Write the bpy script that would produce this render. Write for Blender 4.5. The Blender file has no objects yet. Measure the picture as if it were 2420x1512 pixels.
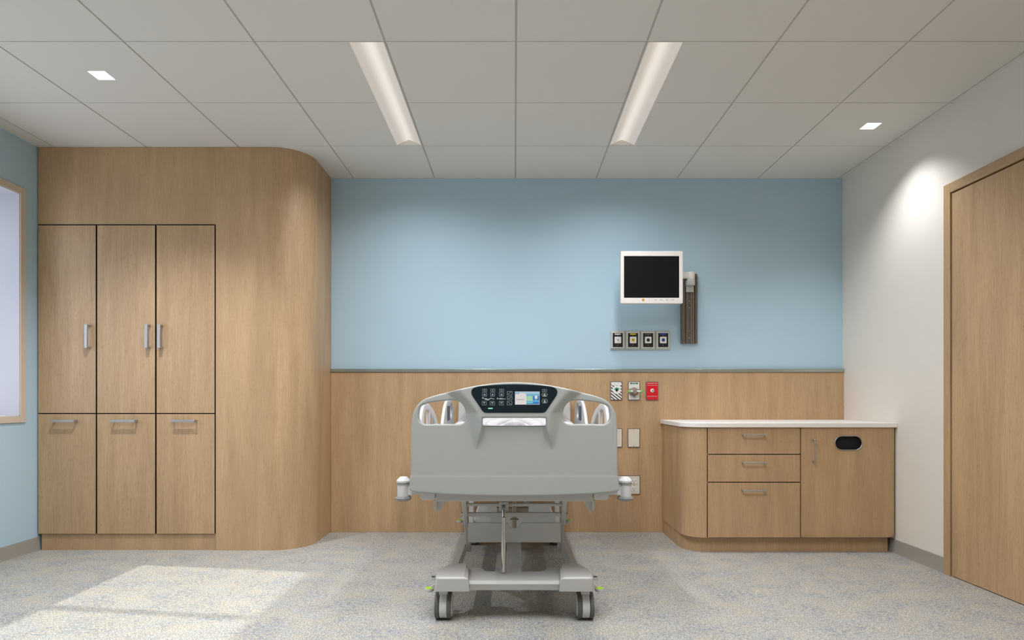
import bpy, bmesh, math, random
import numpy as np
from mathutils import Vector, Matrix
from mathutils.geometry import delaunay_2d_cdt

# ------------------------------------------------------------------ camera, world, sun, exposure
SC = bpy.context.scene
COL = SC.collection
F = 1493.0            # focal length in pixels of the 2420 x 1512 frame
VX, VY, CZ = 1215.5, 943.0, 1.0   # vanishing point and camera height

cam_d = bpy.data.cameras.new('camera')
cam = bpy.data.objects.new('camera', cam_d)
COL.objects.link(cam)
cam.location = (0, 0, CZ)
cam.rotation_euler = (math.radians(90), 0, 0)
cam_d.sensor_fit = 'HORIZONTAL'
cam_d.sensor_width = 36
cam_d.lens = 36 * F / 2420
cam_d.shift_x = -(VX - 1210) / 2420
cam_d.shift_y = (VY - 756) / 2420
cam_d.clip_start = 0.05
SC.camera = cam

SC.view_settings.view_transform = 'Standard'
SC.view_settings.look = 'None'
SC.view_settings.gamma = 1
SC.view_settings.use_curve_mapping = False
SC.view_settings.exposure = 0.24
SC.cycles.use_denoising = True
SC.cycles.max_bounces = 10
SC.cycles.diffuse_bounces = 6
SC.cycles.sample_clamp_indirect = 6.0
SC.cycles.caustics_reflective = False
SC.cycles.caustics_refractive = False

world = bpy.data.worlds.new('world')
SC.world = world
world.use_nodes = True
bg = world.node_tree.nodes['Background']
bg.inputs[0].default_value = (0.72, 0.80, 1.0, 1)
bg.inputs[1].default_value = 2.3

sun_d = bpy.data.lights.new('sun', 'SUN')
sun_d.energy = 2.6
sun_d.angle = math.radians(0.9)
sun_d.color = (1.0, 0.95, 0.86)
sun = bpy.data.objects.new('sun', sun_d)
COL.objects.link(sun)
sun.location = (-7, 5, 6)
sun.rotation_euler = Vector((1, -0.145, -0.985)).to_track_quat('-Z', 'Y').to_euler()

TROFFER_W = 15.0      # watts of each linear ceiling light
DOWN_W = 96.0         # watts of each square downlight

# ------------------------------------------------------------------ helpers
def at(px, py, Y):
    """point of the room at depth Y that the measured pixel of the photograph shows"""
    return ((px - VX) * Y / F, CZ - (py - VY) * Y / F)

def lin(c):
    c = c / 255.0
    return c / 12.92 if c <= 0.04045 else ((c + 0.055) / 1.055) ** 2.4

def rgb(r, g, b):
    return (lin(r), lin(g), lin(b), 1)

def tag(o, label=None, cat=None, group=None, kind=None):
    if label: o['label'] = label
    if cat: o['category'] = cat
    if group: o['group'] = group
    if kind: o['kind'] = kind
    return o

def empty(name, loc, label, cat, group=None):
    o = bpy.data.objects.new(name, None)
    COL.objects.link(o)
    o.location = loc
    o.empty_display_size = 0.05
    return tag(o, label, cat, group)

def world_offset(p):
    v = Vector(p.location)
    q = p.parent
    while q:
        v += q.location
        q = q.parent
    return v

class MB:
    def __init__(s):
        s.v, s.f, s.m = [], [], []
    def add(s, vs, fs, mat=0):
        n = len(s.v)
        s.v += [tuple(p) for p in vs]
        s.f += [tuple(i + n for i in f) for f in fs]
        s.m += [mat] * len(fs)
        return s
    def box(s, x0, x1, y0, y1, z0, z1, mat=0):
        x0, x1 = sorted((x0, x1)); y0, y1 = sorted((y0, y1)); z0, z1 = sorted((z0, z1))
        vs = [(x0, y0, z0), (x1, y0, z0), (x1, y1, z0), (x0, y1, z0), (x0, y0, z1), (x1, y0, z1), (x1, y1, z1), (x0, y1, z1)]
        return s.add(vs, [(0, 3, 2, 1), (4, 5, 6, 7), (0, 1, 5, 4), (1, 2, 6, 5), (2, 3, 7, 6), (3, 0, 4, 7)], mat)
    def prism(s, poly, a, b, axis='z', mat=0):
        def P(u, v, w):
            return {'z': (u, v, w), 'y': (u, w, v), 'x': (w, u, v)}[axis]
        n = len(poly)
        vs = [P(u, v, a) for u, v in poly] + [P(u, v, b) for u, v in poly]
        fs = [tuple(range(n))[::-1], tuple(range(n, 2 * n))] + [(i, (i + 1) % n, n + (i + 1) % n, n + i) for i in range(n)]
        return s.add(vs, fs, mat)
    def loft(s, rings, mat=0, caps=True):
        n = len(rings[0]); vs = [p for r in rings for p in r]; fs = []
        for k in range(len(rings) - 1):
            for i in range(n):
                j = (i + 1) % n
                fs.append((k * n + i, k * n + j, (k + 1) * n + j, (k + 1) * n + i))
        if caps:
            fs.append(tuple(range(n))[::-1])
            fs.append(tuple(range((len(rings) - 1) * n, len(rings) * n)))
        return s.add(vs, fs, mat)
    def lathe(s, prof, c, axis='z', seg=40, mat=0, sx=1.0, sy=1.0):
        rings = []
        for r, h in prof:
            ring = []
            for i in range(seg):
                t = 2 * math.pi * i / seg
                a, b = r * math.cos(t) * sx, r * math.sin(t) * sy
                ring.append({'z': (c[0] + a, c[1] + b, c[2] + h), 'y': (c[0] + a, c[1] + h, c[2] + b), 'x': (c[0] + h, c[1] + a, c[2] + b)}[axis])
            rings.append(ring)
        return s.loft(rings, mat)
    def tube(s, pts, r, seg=12, mat=0):
        pts = [Vector(p) for p in pts]; rings = []
        up = Vector((0, 0, 1))
        for i, p in enumerate(pts):
            d = (pts[min(i + 1, len(pts) - 1)] - pts[max(i - 1, 0)]).normalized()
            a = d.cross(up)
            if a.length < 1e-3: a = d.cross(Vector((1, 0, 0)))
            a.normalize(); b = a.cross(d)
            rings.append([tuple(p + a * r * math.cos(2 * math.pi * k / seg) + b * r * math.sin(2 * math.pi * k / seg)) for k in range(seg)])
        return s.loft(rings, mat)
    def bar(s, p0, p1, w, h, mat=0):
        """rectangular bar in the plane of X: w across X, h across the other way"""
        p0, p1 = Vector(p0), Vector(p1)
        d = (p1 - p0).normalized()
        a = Vector((1, 0, 0)); b = a.cross(d).normalized()
        rings = [[tuple(p + a * i * w / 2 + b * j * h / 2) for i, j in ((-1, -1), (1, -1), (1, 1), (-1, 1))] for p in (p0, p1)]
        return s.loft(rings, mat)
    def build(s, name, mats, parent=None, bevel=0, seg=2, angle=35, smooth=True, shift=None):
        if not isinstance(mats, (list, tuple)): mats = [mats]
        me = bpy.data.meshes.new(name)
        off = world_offset(parent) if parent else Vector(shift or (0, 0, 0))
        me.from_pydata([(p[0] - off.x, p[1] - off.y, p[2] - off.z) for p in s.v], [], s.f)
        for m in mats: me.materials.append(m)
        for p, m in zip(me.polygons, s.m): p.material_index = m
        bm = bmesh.new(); bm.from_mesh(me)
        bmesh.ops.recalc_face_normals(bm, faces=bm.faces)
        bm.to_mesh(me); bm.free()
        if smooth:
            for p in me.polygons: p.use_smooth = True
            me.set_sharp_from_angle(angle=math.radians(angle))
        o = bpy.data.objects.new(name, me)
        COL.objects.link(o)
        if parent: o.parent = parent
        elif shift: o.location = off
        if bevel:
            md = o.modifiers.new('bevel', 'BEVEL')
            md.width = bevel; md.segments = seg; md.limit_method = 'ANGLE'; md.angle_limit = math.radians(40)
            md.harden_normals = False
        return o

def copy_tree(o, parent=None):
    c = o.copy(); COL.objects.link(c); c.parent = parent
    for ch in list(o.children): copy_tree(ch, c)
    return c

def rrect(x0, x1, z0, z1, r, n=6):
    r = min(r, (x1 - x0) / 2 - 1e-5, (z1 - z0) / 2 - 1e-5)
    out = []
    for cx, cz, a in ((x1 - r, z1 - r, 0), (x0 + r, z1 - r, 90), (x0 + r, z0 + r, 180), (x1 - r, z0 + r, 270)):
        for k in range(n + 1):
            t = math.radians(a + 90 * k / n)
            out.append((cx + r * math.cos(t), cz + r * math.sin(t)))
    return out

def spline(pts, step, closed=True):
    """Catmull-Rom through the points, resampled evenly"""
    P = [np.array(p, float) for p in pts]; n = len(P); dense = []
    rng = range(n) if closed else range(n - 1)
    for i in rng:
        if closed: p0, p1, p2, p3 = P[i - 1], P[i], P[(i + 1) % n], P[(i + 2) % n]
        else: p0, p1, p2, p3 = P[max(i - 1, 0)], P[i], P[i + 1], P[min(i + 2, n - 1)]
        d1 = max(np.linalg.norm(p1 - p0), 1e-6) ** .5; d2 = max(np.linalg.norm(p2 - p1), 1e-6) ** .5; d3 = max(np.linalg.norm(p3 - p2), 1e-6) ** .5
        m1 = (p2 - p1) / d2 - (p2 - p0) / (d1 + d2) + (p1 - p0) / d1 if np.linalg.norm(p1 - p0) > 1e-6 else (p2 - p1) / d2
        m2 = (p3 - p2) / d3 - (p3 - p1) / (d2 + d3) + (p2 - p1) / d2 if np.linalg.norm(p3 - p2) > 1e-6 else (p2 - p1) / d2
        m1 = m1 * d2; m2 = m2 * d2
        for k in range(16):
            t = k / 16
            dense.append((2 * t**3 - 3 * t**2 + 1) * p1 + (t**3 - 2 * t**2 + t) * m1 + (-2 * t**3 + 3 * t**2) * p2 + (t**3 - t**2) * m2)
    if closed: dense.append(dense[0])
    else: dense.append(P[-1])
    D = np.array(dense); L = np.concatenate([[0], np.cumsum(np.linalg.norm(np.diff(D, axis=0), axis=1))])
    k = max(8, int(L[-1] / step)); s = np.linspace(0, L[-1], k + 1)
    if closed: s = s[:-1]
    return [(float(np.interp(t, L, D[:, 0])), float(np.interp(t, L, D[:, 1]))) for t in s]

def inside(poly, Q):
    poly = np.array(poly); res = np.zeros(len(Q), bool)
    a = poly; b = np.roll(poly, -1, axis=0)
    for (x1, y1), (x2, y2) in zip(a, b):
        if y1 == y2: continue
        c = ((y1 > Q[:, 1]) != (y2 > Q[:, 1])) & (Q[:, 0] < (x2 - x1) * (Q[:, 1] - y1) / (y2 - y1) + x1)
        res ^= c
    return res

def dist(polys, Q):
    best = np.full(len(Q), 1e9)
    for poly in polys:
        a = np.array(poly); b = np.roll(a, -1, axis=0)
        for p, q in zip(a, b):
            d = q - p; l2 = max(d @ d, 1e-12)
            t = np.clip(((Q - p) @ d) / l2, 0, 1)
            best = np.minimum(best, np.linalg.norm(Q - (p + t[:, None] * d), axis=1))
    return best

def panel(outline, holes, T, r, fmap, front=None, step=0.012, back_r=None):
    """solid moulded panel with rounded rims; outline and holes in (u, v), thickness along w"""
    back_r = back_r or r
    loops = [outline] + list(holes)
    pts = []; edges = []
    for lp in loops:
        n0 = len(pts); pts += list(lp)
        edges += [(n0 + i, n0 + (i + 1) % len(lp)) for i in range(len(lp))]
    nb = len(pts)
    extra = []
    for li, lp in enumerate(loops):
        a = np.array(lp); nrm = np.roll(a, -1, axis=0) - np.roll(a, 1, axis=0)
        nrm = np.stack([-nrm[:, 1], nrm[:, 0]], 1); nrm /= np.linalg.norm(nrm, axis=1)[:, None] + 1e-9
        tst = inside(outline, a + nrm * 1e-4)
        if li: tst = ~inside(lp, a + nrm * 1e-4)
        sgn = 1 if tst.mean() > .5 else -1
        for d in (0.08 * r, 0.3 * r, 0.62 * r, r):
            cand = a + sgn * nrm * d
            extra.append(cand[(dist(loops, cand) > d * 0.93)])
    a = np.array(outline); lo, hi = a.min(0), a.max(0)
    gx, gy = np.meshgrid(np.arange(lo[0], hi[0], step), np.arange(lo[1], hi[1], step))
    g = np.stack([gx.ravel() + 0.00013, gy.ravel() + 0.00017], 1)
    g = g[dist(loops, g) > r * 1.15]
    Q = np.concatenate(extra + [g])
    keep = inside(outline, Q)
    for h in holes: keep &= ~inside(h, Q)
    Q = Q[keep]
    allp = [Vector(p) for p in pts] + [Vector((float(x), float(y))) for x, y in Q]
    vs, es, fs, *_ = delaunay_2d_cdt(allp, edges, [], 0, 1e-7)
    V = np.array([(v.x, v.y) for v in vs])
    C = np.array([V[list(f)].mean(0) for f in fs])
    ok = inside(outline, C)
    for h in holes: ok &= ~inside(h, C)
    fs = [f for f, k in zip(fs, ok) if k]
    D = dist(loops, V)
    def rnd(d, rr): return rr - math.sqrt(max(rr * rr - (rr - min(d, rr)) ** 2, 0))
    n = len(V); vv = []
    for i in range(n):
        u, v = V[i]; w = rnd(D[i], r)
        if front: w -= front(u, v)
        vv.append(fmap(u, v, w))
    for i in range(n):
        u, v = V[i]
        vv.append(fmap(u, v, T - rnd(D[i], back_r)))
    cnt = {}
    for f in fs:
        for i in range(len(f)):
            e = (f[i], f[(i + 1) % len(f)]); cnt[e] = 1
    side = [(a_, b_) for (a_, b_) in cnt if (b_, a_) not in cnt]
    faces = [tuple(f) for f in fs] + [tuple(i + n for i in f[::-1]) for f in fs] + [(b_, a_, a_ + n, b_ + n) for a_, b_ in side]
    used = sorted({i for f in faces for i in f}); mp = {k: i for i, k in enumerate(used)}
    return MB().add([vv[k] for k in used], [tuple(mp[i] for i in f) for f in faces])

def text_mesh(txt, size, fmap, name, mat, parent, thick=0.0004, width=None):
    cu = bpy.data.curves.new('lettering', 'FONT'); cu.body = txt; cu.size = size
    cu.align_x = 'CENTER'; cu.align_y = 'CENTER'; cu.resolution_u = 2
    ob = bpy.data.objects.new('lettering', cu)
    me = bpy.data.meshes.new_from_object(ob)
    co = [v.co.copy() for v in me.vertices]
    w = max(c.x for c in co) - min(c.x for c in co)
    k = (width / w) if width else 1
    mb = MB().add([fmap(c.x * k, c.y) for c in co], [tuple(p.vertices) for p in me.polygons])
    bpy.data.objects.remove(ob); bpy.data.curves.remove(cu)
    return mb.build(name, mat, parent, smooth=False)

# ------------------------------------------------------------------ materials
def nmat(name):
    m = bpy.data.materials.new(name); m.use_nodes = True
    nt = m.node_tree
    return m, nt, nt.nodes['Principled BSDF']

def mat(name, col, rough=0.5, metal=0.0, spec=0.5, noise=0.0, scale=30, bump=0.0, bscale=200, coat=0.0):
    m, nt, b = nmat(name)
    b.inputs['Base Color'].default_value = col
    b.inputs['Roughness'].default_value = rough
    b.inputs['Metallic'].default_value = metal
    b.inputs['Specular IOR Level'].default_value = spec
    b.inputs['Coat Weight'].default_value = coat
    tc = nt.nodes.new('ShaderNodeTexCoord')
    if noise:
        n = nt.nodes.new('ShaderNodeTexNoise'); n.inputs['Scale'].default_value = scale; n.inputs['Detail'].default_value = 4
        nt.links.new(tc.outputs['Object'], n.inputs['Vector'])
        mx = nt.nodes.new('ShaderNodeMix'); mx.data_type = 'RGBA'
        mx.inputs[6].default_value = tuple(c * (1 - noise) for c in col[:3]) + (1,)
        mx.inputs[7].default_value = tuple(min(1, c * (1 + noise)) for c in col[:3]) + (1,)
        nt.links.new(n.outputs['Fac'], mx.inputs[0]); nt.links.new(mx.outputs[2], b.inputs['Base Color'])
    if bump:
        n = nt.nodes.new('ShaderNodeTexNoise'); n.inputs['Scale'].default_value = bscale; n.inputs['Detail'].default_value = 3
        nt.links.new(tc.outputs['Object'], n.inputs['Vector'])
        bp = nt.nodes.new('ShaderNodeBump'); bp.inputs['Strength'].default_value = bump; bp.inputs['Distance'].default_value = 0.002
        nt.links.new(n.outputs['Fac'], bp.inputs['Height']); nt.links.new(bp.outputs[0], b.inputs['Normal'])
    return m

def emis(name, col, strength):
    m, nt, b = nmat(name)
    b.inputs['Base Color'].default_value = (0.02, 0.02, 0.02, 1)
    b.inputs['Emission Color'].default_value = col
    b.inputs['Emission Strength'].default_value = strength
    return m

def oak(name, tint=1.0, horizontal=False):
    m, nt, b = nmat(name)
    L = nt.links.new
    tc = nt.nodes.new('ShaderNodeTexCoord')
    def nz(sx, sy, sz, detail, rough=0.5, dist_=0.0):
        mp = nt.nodes.new('ShaderNodeMapping')
        mp.inputs['Scale'].default_value = (sx, sy, sz) if not horizontal else (sx, sz, sy)
        L(tc.outputs['Object'], mp.inputs['Vector'])
        n = nt.nodes.new('ShaderNodeTexNoise'); n.inputs['Scale'].default_value = 1
        n.inputs['Detail'].default_value = detail; n.inputs['Roughness'].default_value = rough
        n.inputs['Distortion'].default_value = dist_
        L(mp.outputs[0], n.inputs['Vector']); return n
    def ramp(src, stops):
        r = nt.nodes.new('ShaderNodeValToRGB'); e = r.color_ramp.elements
        e[0].position, e[0].color = stops[0]; e[1].position, e[1].color = stops[-1]
        for p, c in stops[1:-1]:
            x = e.new(p); x.color = c
        L(src, r.inputs[0]); return r
    def T(r, g, b_): return (lin(r) * tint * 1.05, lin(g) * tint * 1.03, lin(b_) * tint * .97, 1)
    fine = nz(330, 330, 6, 5, 0.6, 0.1)
    broad = nz(9, 9, 0.9, 3, 0.5, 0.6)
    pore = nz(420, 420, 38, 2, 0.5)
    c = ramp(fine.outputs['Fac'], [(0.30, T(174, 143, 110)), (0.5, T(186, 156, 122)), (0.72, T(196, 167, 134))])
    mix = nt.nodes.new('ShaderNodeMix'); mix.data_type = 'RGBA'; mix.blend_type = 'MULTIPLY'; mix.inputs[0].default_value = 1
    bb = ramp(broad.outputs['Fac'], [(0.32, (0.86, 0.84, 0.82, 1)), (0.68, (1.05, 1.04, 1.03, 1))])
    L(c.outputs[0], mix.inputs[6]); L(bb.outputs[0], mix.inputs[7])
    pr = ramp(pore.outputs['Fac'], [(0.29, (0.72, 0.68, 0.64, 1)), (0.40, (1, 1, 1, 1))])
    mix2 = nt.nodes.new('ShaderNodeMix'); mix2.data_type = 'RGBA'; mix2.blend_type = 'MULTIPLY'; mix2.inputs[0].default_value = 1
    L(mix.outputs[2], mix2.inputs[6]); L(pr.outputs[0], mix2.inputs[7])
    L(mix2.outputs[2], b.inputs['Base Color'])
    b.inputs['Roughness'].default_value = 0.42
    b.inputs['Specular IOR Level'].default_value = 0.45
    bp = nt.nodes.new('ShaderNodeBump'); bp.inputs['Strength'].default_value = 0.12; bp.inputs['Distance'].default_value = 0.001
    L(fine.outputs['Fac'], bp.inputs['Height']); L(bp.outputs[0], b.inputs['Normal'])
    return m

def floor_mat():
    m, nt, b = nmat('speckled_sheet_floor'); L = nt.links.new
    tc = nt.nodes.new('ShaderNodeTexCoord')
    def nz(s, detail, off, rough=0.55, sx=1.0):
        mp = nt.nodes.new('ShaderNodeMapping'); mp.inputs['Location'].default_value = (off, off * 2, 0)
        mp.inputs['Scale'].default_value = (sx, 1, 1)
        L(tc.outputs['Object'], mp.inputs['Vector'])
        n = nt.nodes.new('ShaderNodeTexNoise'); n.inputs['Scale'].default_value = s; n.inputs['Detail'].default_value = detail
        n.inputs['Roughness'].default_value = rough
        L(mp.outputs[0], n.inputs['Vector']); return n.outputs['Fac']
    def ramp(src, a, b_):
        r = nt.nodes.new('ShaderNodeMapRange'); r.inputs[1].default_value = a; r.inputs[2].default_value = b_
        L(src, r.inputs[0]); return r.outputs[0]
    def mixc(f, A, B):
        x = nt.nodes.new('ShaderNodeMix'); x.data_type = 'RGBA'
        L(f, x.inputs[0])
        for s, c in ((6, A), (7, B)):
            if isinstance(c, tuple): x.inputs[s].default_value = c
            else: L(c, x.inputs[s])
        return x.outputs[2]
    warm = mixc(ramp(nz(9, 4, 3.1), 0.40, 0.60), rgb(178, 179, 177), rgb(192, 184, 164))
    light = mixc(ramp(nz(60, 4, 1.7), 0.42, 0.62), warm, rgb(202, 197, 185))
    tint = nt.nodes.new('ShaderNodeMath'); tint.operation = 'MULTIPLY'
    L(ramp(nz(48, 4, 8.3), 0.46, 0.60), tint.inputs[0]); L(ramp(nz(6, 4, 5.5), 0.42, 0.60), tint.inputs[1])
    blue = mixc(tint.outputs[0], light, rgb(152, 156, 163))
    base = mixc(ramp(nz(150, 5, 12.9, 0.65, 0.8), 0.47, 0.66), blue, rgb(118, 119, 117))
    base = mixc(ramp(nz(230, 3, 21.0, 0.55, 0.8), 0.53, 0.64), base, rgb(88, 90, 93))
    L(base, b.inputs['Base Color'])
    b.inputs['Roughness'].default_value = 0.6
    b.inputs['Specular IOR Level'].default_value = 0.3
    return m

M = {}
M['oak'] = oak('oak_veneer')
M['oak_h'] = oak('oak_veneer_horizontal', horizontal=True)
M['gap_shade'] = mat('painted_gap_shade', rgb(52, 34, 22), 0.8, noise=0.1)  # near-black brown: the shade inside door and drawer gaps, put into the colour
M['floor'] = floor_mat()
M['blue'] = mat('pale_blue_paint', (0.44, 0.60, 0.70, 1), 0.55, spec=0.3, noise=0.015, scale=4, bump=0.02, bscale=300)
M['white_wall'] = mat('warm_white_paint', rgb(226, 220, 210), 0.55, spec=0.3, noise=0.03, scale=12, bump=0.25, bscale=25)
M['tile'] = mat('ceiling_tile', rgb(221, 218, 211), 0.9, spec=0.1, noise=0.02, scale=250, bump=0.05, bscale=600)
M['tbar'] = mat('ceiling_tbar', rgb(188, 186, 180), 0.8)
M['sheet_w'] = mat('white_sheet', rgb(182, 179, 178), 0.85, spec=0.15, noise=0.04, scale=60)
M['jamb'] = mat('white_jamb_paint', rgb(198, 196, 200), 0.6, noise=0.01)
M['beige'] = mat('beige_window_trim', rgb(205, 190, 172), 0.5, noise=0.02)
M['base'] = mat('grey_rubber_base', rgb(152, 148, 139), 0.35, noise=0.04, scale=8)
M['counter'] = mat('white_solid_surface', rgb(236, 231, 224), 0.5, spec=0.3, noise=0.015, scale=150)
M['nickel'] = mat('brushed_nickel', rgb(176, 174, 170), 0.38, metal=0.75, noise=0.03, scale=200)
M['chrome'] = mat('polished_chrome', rgb(205, 200, 194), 0.15, metal=1.0, noise=0.01)
M['alu'] = mat('anodised_aluminium', rgb(176, 164, 146), 0.45, metal=0.4, noise=0.05, scale=60)
M['alu_dark'] = mat('dark_anodised_aluminium', rgb(118, 108, 98), 0.4, metal=0.7, noise=0.06, scale=60)
M['steel_frame'] = mat('satin_steel_frame', rgb(206, 206, 198), 0.4, metal=0.4, noise=0.02)
M['rail'] = mat('pale_metal_rail', rgb(176, 186, 178), 0.3, metal=0.9, noise=0.02)
M['shell'] = mat('bed_grey_plastic', rgb(163, 165, 160), 0.42, spec=0.45, noise=0.008, scale=20)
M['shell_l'] = mat('bed_light_plastic', rgb(202, 201, 198), 0.4, spec=0.45, noise=0.008, scale=20)
M['cover_lit'] = mat('bed_plastic_painted_lit', rgb(238, 237, 236), 0.4, spec=0.45, noise=0.008, scale=20)  # white plastic painted paler, in place of light reaching under the deck
M['metal_paint'] = mat('bed_painted_steel', rgb(184, 182, 178), 0.38, spec=0.5, noise=0.01, scale=40)
M['grey_rub'] = mat('grey_rubber', rgb(132, 134, 132), 0.6, noise=0.03)
M['tyre'] = mat('dark_grey_tyre', rgb(88, 86, 82), 0.55, noise=0.05, scale=80)
M['lime'] = mat('lime_green_plastic', rgb(176, 222, 30), 0.4, noise=0.02)
M['panel'] = mat('black_membrane', rgb(20, 33, 39), 0.35, spec=0.22, noise=0.03)
M['icon'] = mat('grey_print', rgb(150, 158, 158), 0.5, noise=0.02)
M['black'] = mat('black_plastic', rgb(24, 23, 22), 0.35, noise=0.05)
M['screen_off'] = mat('dark_screen_glass', rgb(24, 23, 22), 0.3, spec=0.15, noise=0.02)
M['void'] = mat('dark_void', rgb(14, 14, 14), 0.8, noise=0.05)
M['monitor'] = mat('monitor_white_plastic', rgb(232, 226, 220), 0.4, noise=0.01)
M['plate'] = mat('ivory_wall_plate', rgb(218, 210, 194), 0.4, noise=0.01)
M['plate_w'] = mat('white_wall_plate', rgb(226, 224, 218), 0.4, noise=0.01)
M['plate_edge'] = mat('grey_plate_edge', rgb(134, 120, 108), 0.45, metal=0.3, noise=0.02)
M['yellow'] = mat('yellow_plastic', rgb(222, 192, 40), 0.4, noise=0.02)
M['yellow_d'] = mat('dark_yellow_core', rgb(140, 106, 22), 0.5, noise=0.02)
M['blue_p'] = mat('blue_plastic', rgb(36, 66, 160), 0.4, noise=0.02)
M['orange'] = mat('orange_knob', rgb(222, 154, 50), 0.4, noise=0.02)
M['red'] = mat('red_plate', rgb(214, 18, 30), 0.35, noise=0.02)
M['green'] = mat('green_print', rgb(52, 112, 76), 0.45, noise=0.02)
M['green_b'] = mat('teal_green_cap', rgb(70, 165, 125), 0.45, noise=0.02)
M['green_n'] = mat('bright_green_nipple', rgb(112, 200, 76), 0.4, noise=0.02)
M['taupe'] = mat('taupe_cast_metal', rgb(150, 138, 128), 0.4, metal=0.3, noise=0.04)
M['white'] = mat('white_print', rgb(236, 234, 230), 0.5, noise=0.01)
M['navy'] = mat('navy_pad', rgb(62, 74, 92), 0.4, noise=0.02)

def stripes():
    m, nt, b = nmat('diagonal_stripe_print'); L = nt.links.new
    tc = nt.nodes.new('ShaderNodeTexCoord'); sp = nt.nodes.new('ShaderNodeSeparateXYZ')
    L(tc.outputs['Object'], sp.inputs[0])
    a = nt.nodes.new('ShaderNodeMath'); a.operation = 'MULTIPLY_ADD'; a.inputs[1].default_value = 0.78
    L(sp.outputs[0], a.inputs[0]); L(sp.outputs[2], a.inputs[2])
    k = nt.nodes.new('ShaderNodeMath'); k.operation = 'MULTIPLY'; k.inputs[1].default_value = 1 / 0.0235
    L(a.outputs[0], k.inputs[0])
    fr = nt.nodes.new('ShaderNodeMath'); fr.operation = 'FRACT'; L(k.outputs[0], fr.inputs[0])
    gt = nt.nodes.new('ShaderNodeMath'); gt.operation = 'GREATER_THAN'; gt.inputs[1].default_value = 0.62; L(fr.outputs[0], gt.inputs[0])
    mx = nt.nodes.new('ShaderNodeMix'); mx.data_type = 'RGBA'; mx.inputs[6].default_value = rgb(230, 226, 220); mx.inputs[7].default_value = rgb(22, 20, 20)
    L(gt.outputs[0], mx.inputs[0]); L(mx.outputs[2], b.inputs['Base Color'])
    b.inputs['Roughness'].default_value = 0.4
    return m
M['stripes'] = stripes()

def glass():
    m = bpy.data.materials.new('window_glass'); m.use_nodes = True; nt = m.node_tree
    nt.nodes.clear()
    o = nt.nodes.new('ShaderNodeOutputMaterial'); t = nt.nodes.new('ShaderNodeBsdfTransparent'); g = nt.nodes.new('ShaderNodeBsdfGlossy')
    g.inputs['Roughness'].default_value = 0.02; t.inputs[0].default_value = (0.95, 0.97, 0.96, 1)
    x = nt.nodes.new('ShaderNodeMixShader'); x.inputs[0].default_value = 0.06
    nt.links.new(t.outputs[0], x.inputs[1]); nt.links.new(g.outputs[0], x.inputs[2]); nt.links.new(x.outputs[0], o.inputs[0])
    return m
M['glass'] = glass()

def lens_mat():
    """opal lens of the linear light: the lamp strip behind it runs along the ridge"""
    m, nt, b = nmat('opal_light_lens'); L = nt.links.new
    b.inputs['Base Color'].default_value = rgb(222, 214, 206); b.inputs['Roughness'].default_value = 0.6
    tc = nt.nodes.new('ShaderNodeTexCoord'); sp = nt.nodes.new('ShaderNodeSeparateXYZ'); L(tc.outputs['Object'], sp.inputs[0])
    ab = nt.nodes.new('ShaderNodeMath'); ab.operation = 'ABSOLUTE'; L(sp.outputs[0], ab.inputs[0])
    mr = nt.nodes.new('ShaderNodeMapRange'); mr.interpolation_type = 'SMOOTHSTEP'
    mr.inputs[1].default_value = 0.0; mr.inputs[2].default_value = 0.055; mr.inputs[3].default_value = 0.42; mr.inputs[4].default_value = 0.18
    L(ab.outputs[0], mr.inputs[0])
    b.inputs['Emission Color'].default_value = (1.0, 0.93, 0.84, 1)
    L(mr.outputs[0], b.inputs['Emission Strength'])
    return m
M['lens'] = lens_mat()
M['down'] = emis('downlight_lens', (1, 0.99, 0.96, 1), 4.0)
M['led'] = emis('green_led', (0.35, 1.0, 0.6, 1), 0.9)

def struct(o):
    o['kind'] = 'structure'; return o

# ------------------------------------------------------------------ room shell
XL, XR, YB, YF, H = -3.157, 2.479, 4.77, -1.5, 2.668
struct(MB().box(XL - .4, XR + .15, YF - .1, YB + .1, -.1, 0).build('floor', M['floor']))
struct(MB().box(XL - .4, XR + .15, YB, YB + .1, 0, 2.8).build('wall_back', M['blue']))
struct(MB().box(XL - .4, XR + .15, YF - .1, YF, 0, 2.8).build('wall_front', M['white_wall']))

# right wall with the door opening
DY0, DY1, DZ = 2.36, 3.575, 2.170
mb = MB().box(XR, XR + .12, DY1, YB, 0, 2.8).box(XR, XR + .12, YF, DY0, 0, 2.8).box(XR, XR + .12, DY0, DY1, DZ, 2.8)
struct(mb.build('wall_right', M['white_wall']))

# left wall with the deep window opening
WY0, WY1, WZ0, WZ1, WX = 1.55, 4.03, 0.892, 2.312, XL - 0.36
mb = MB().box(WX, XL, WY1, YB, 0, 2.8).box(WX, XL, YF, WY0, 0, 2.8).box(WX, XL, WY0, WY1, WZ1, 2.8).box(WX, XL, WY0, WY1, 0, WZ0)
struct(mb.build('wall_left', M['blue']))

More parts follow.
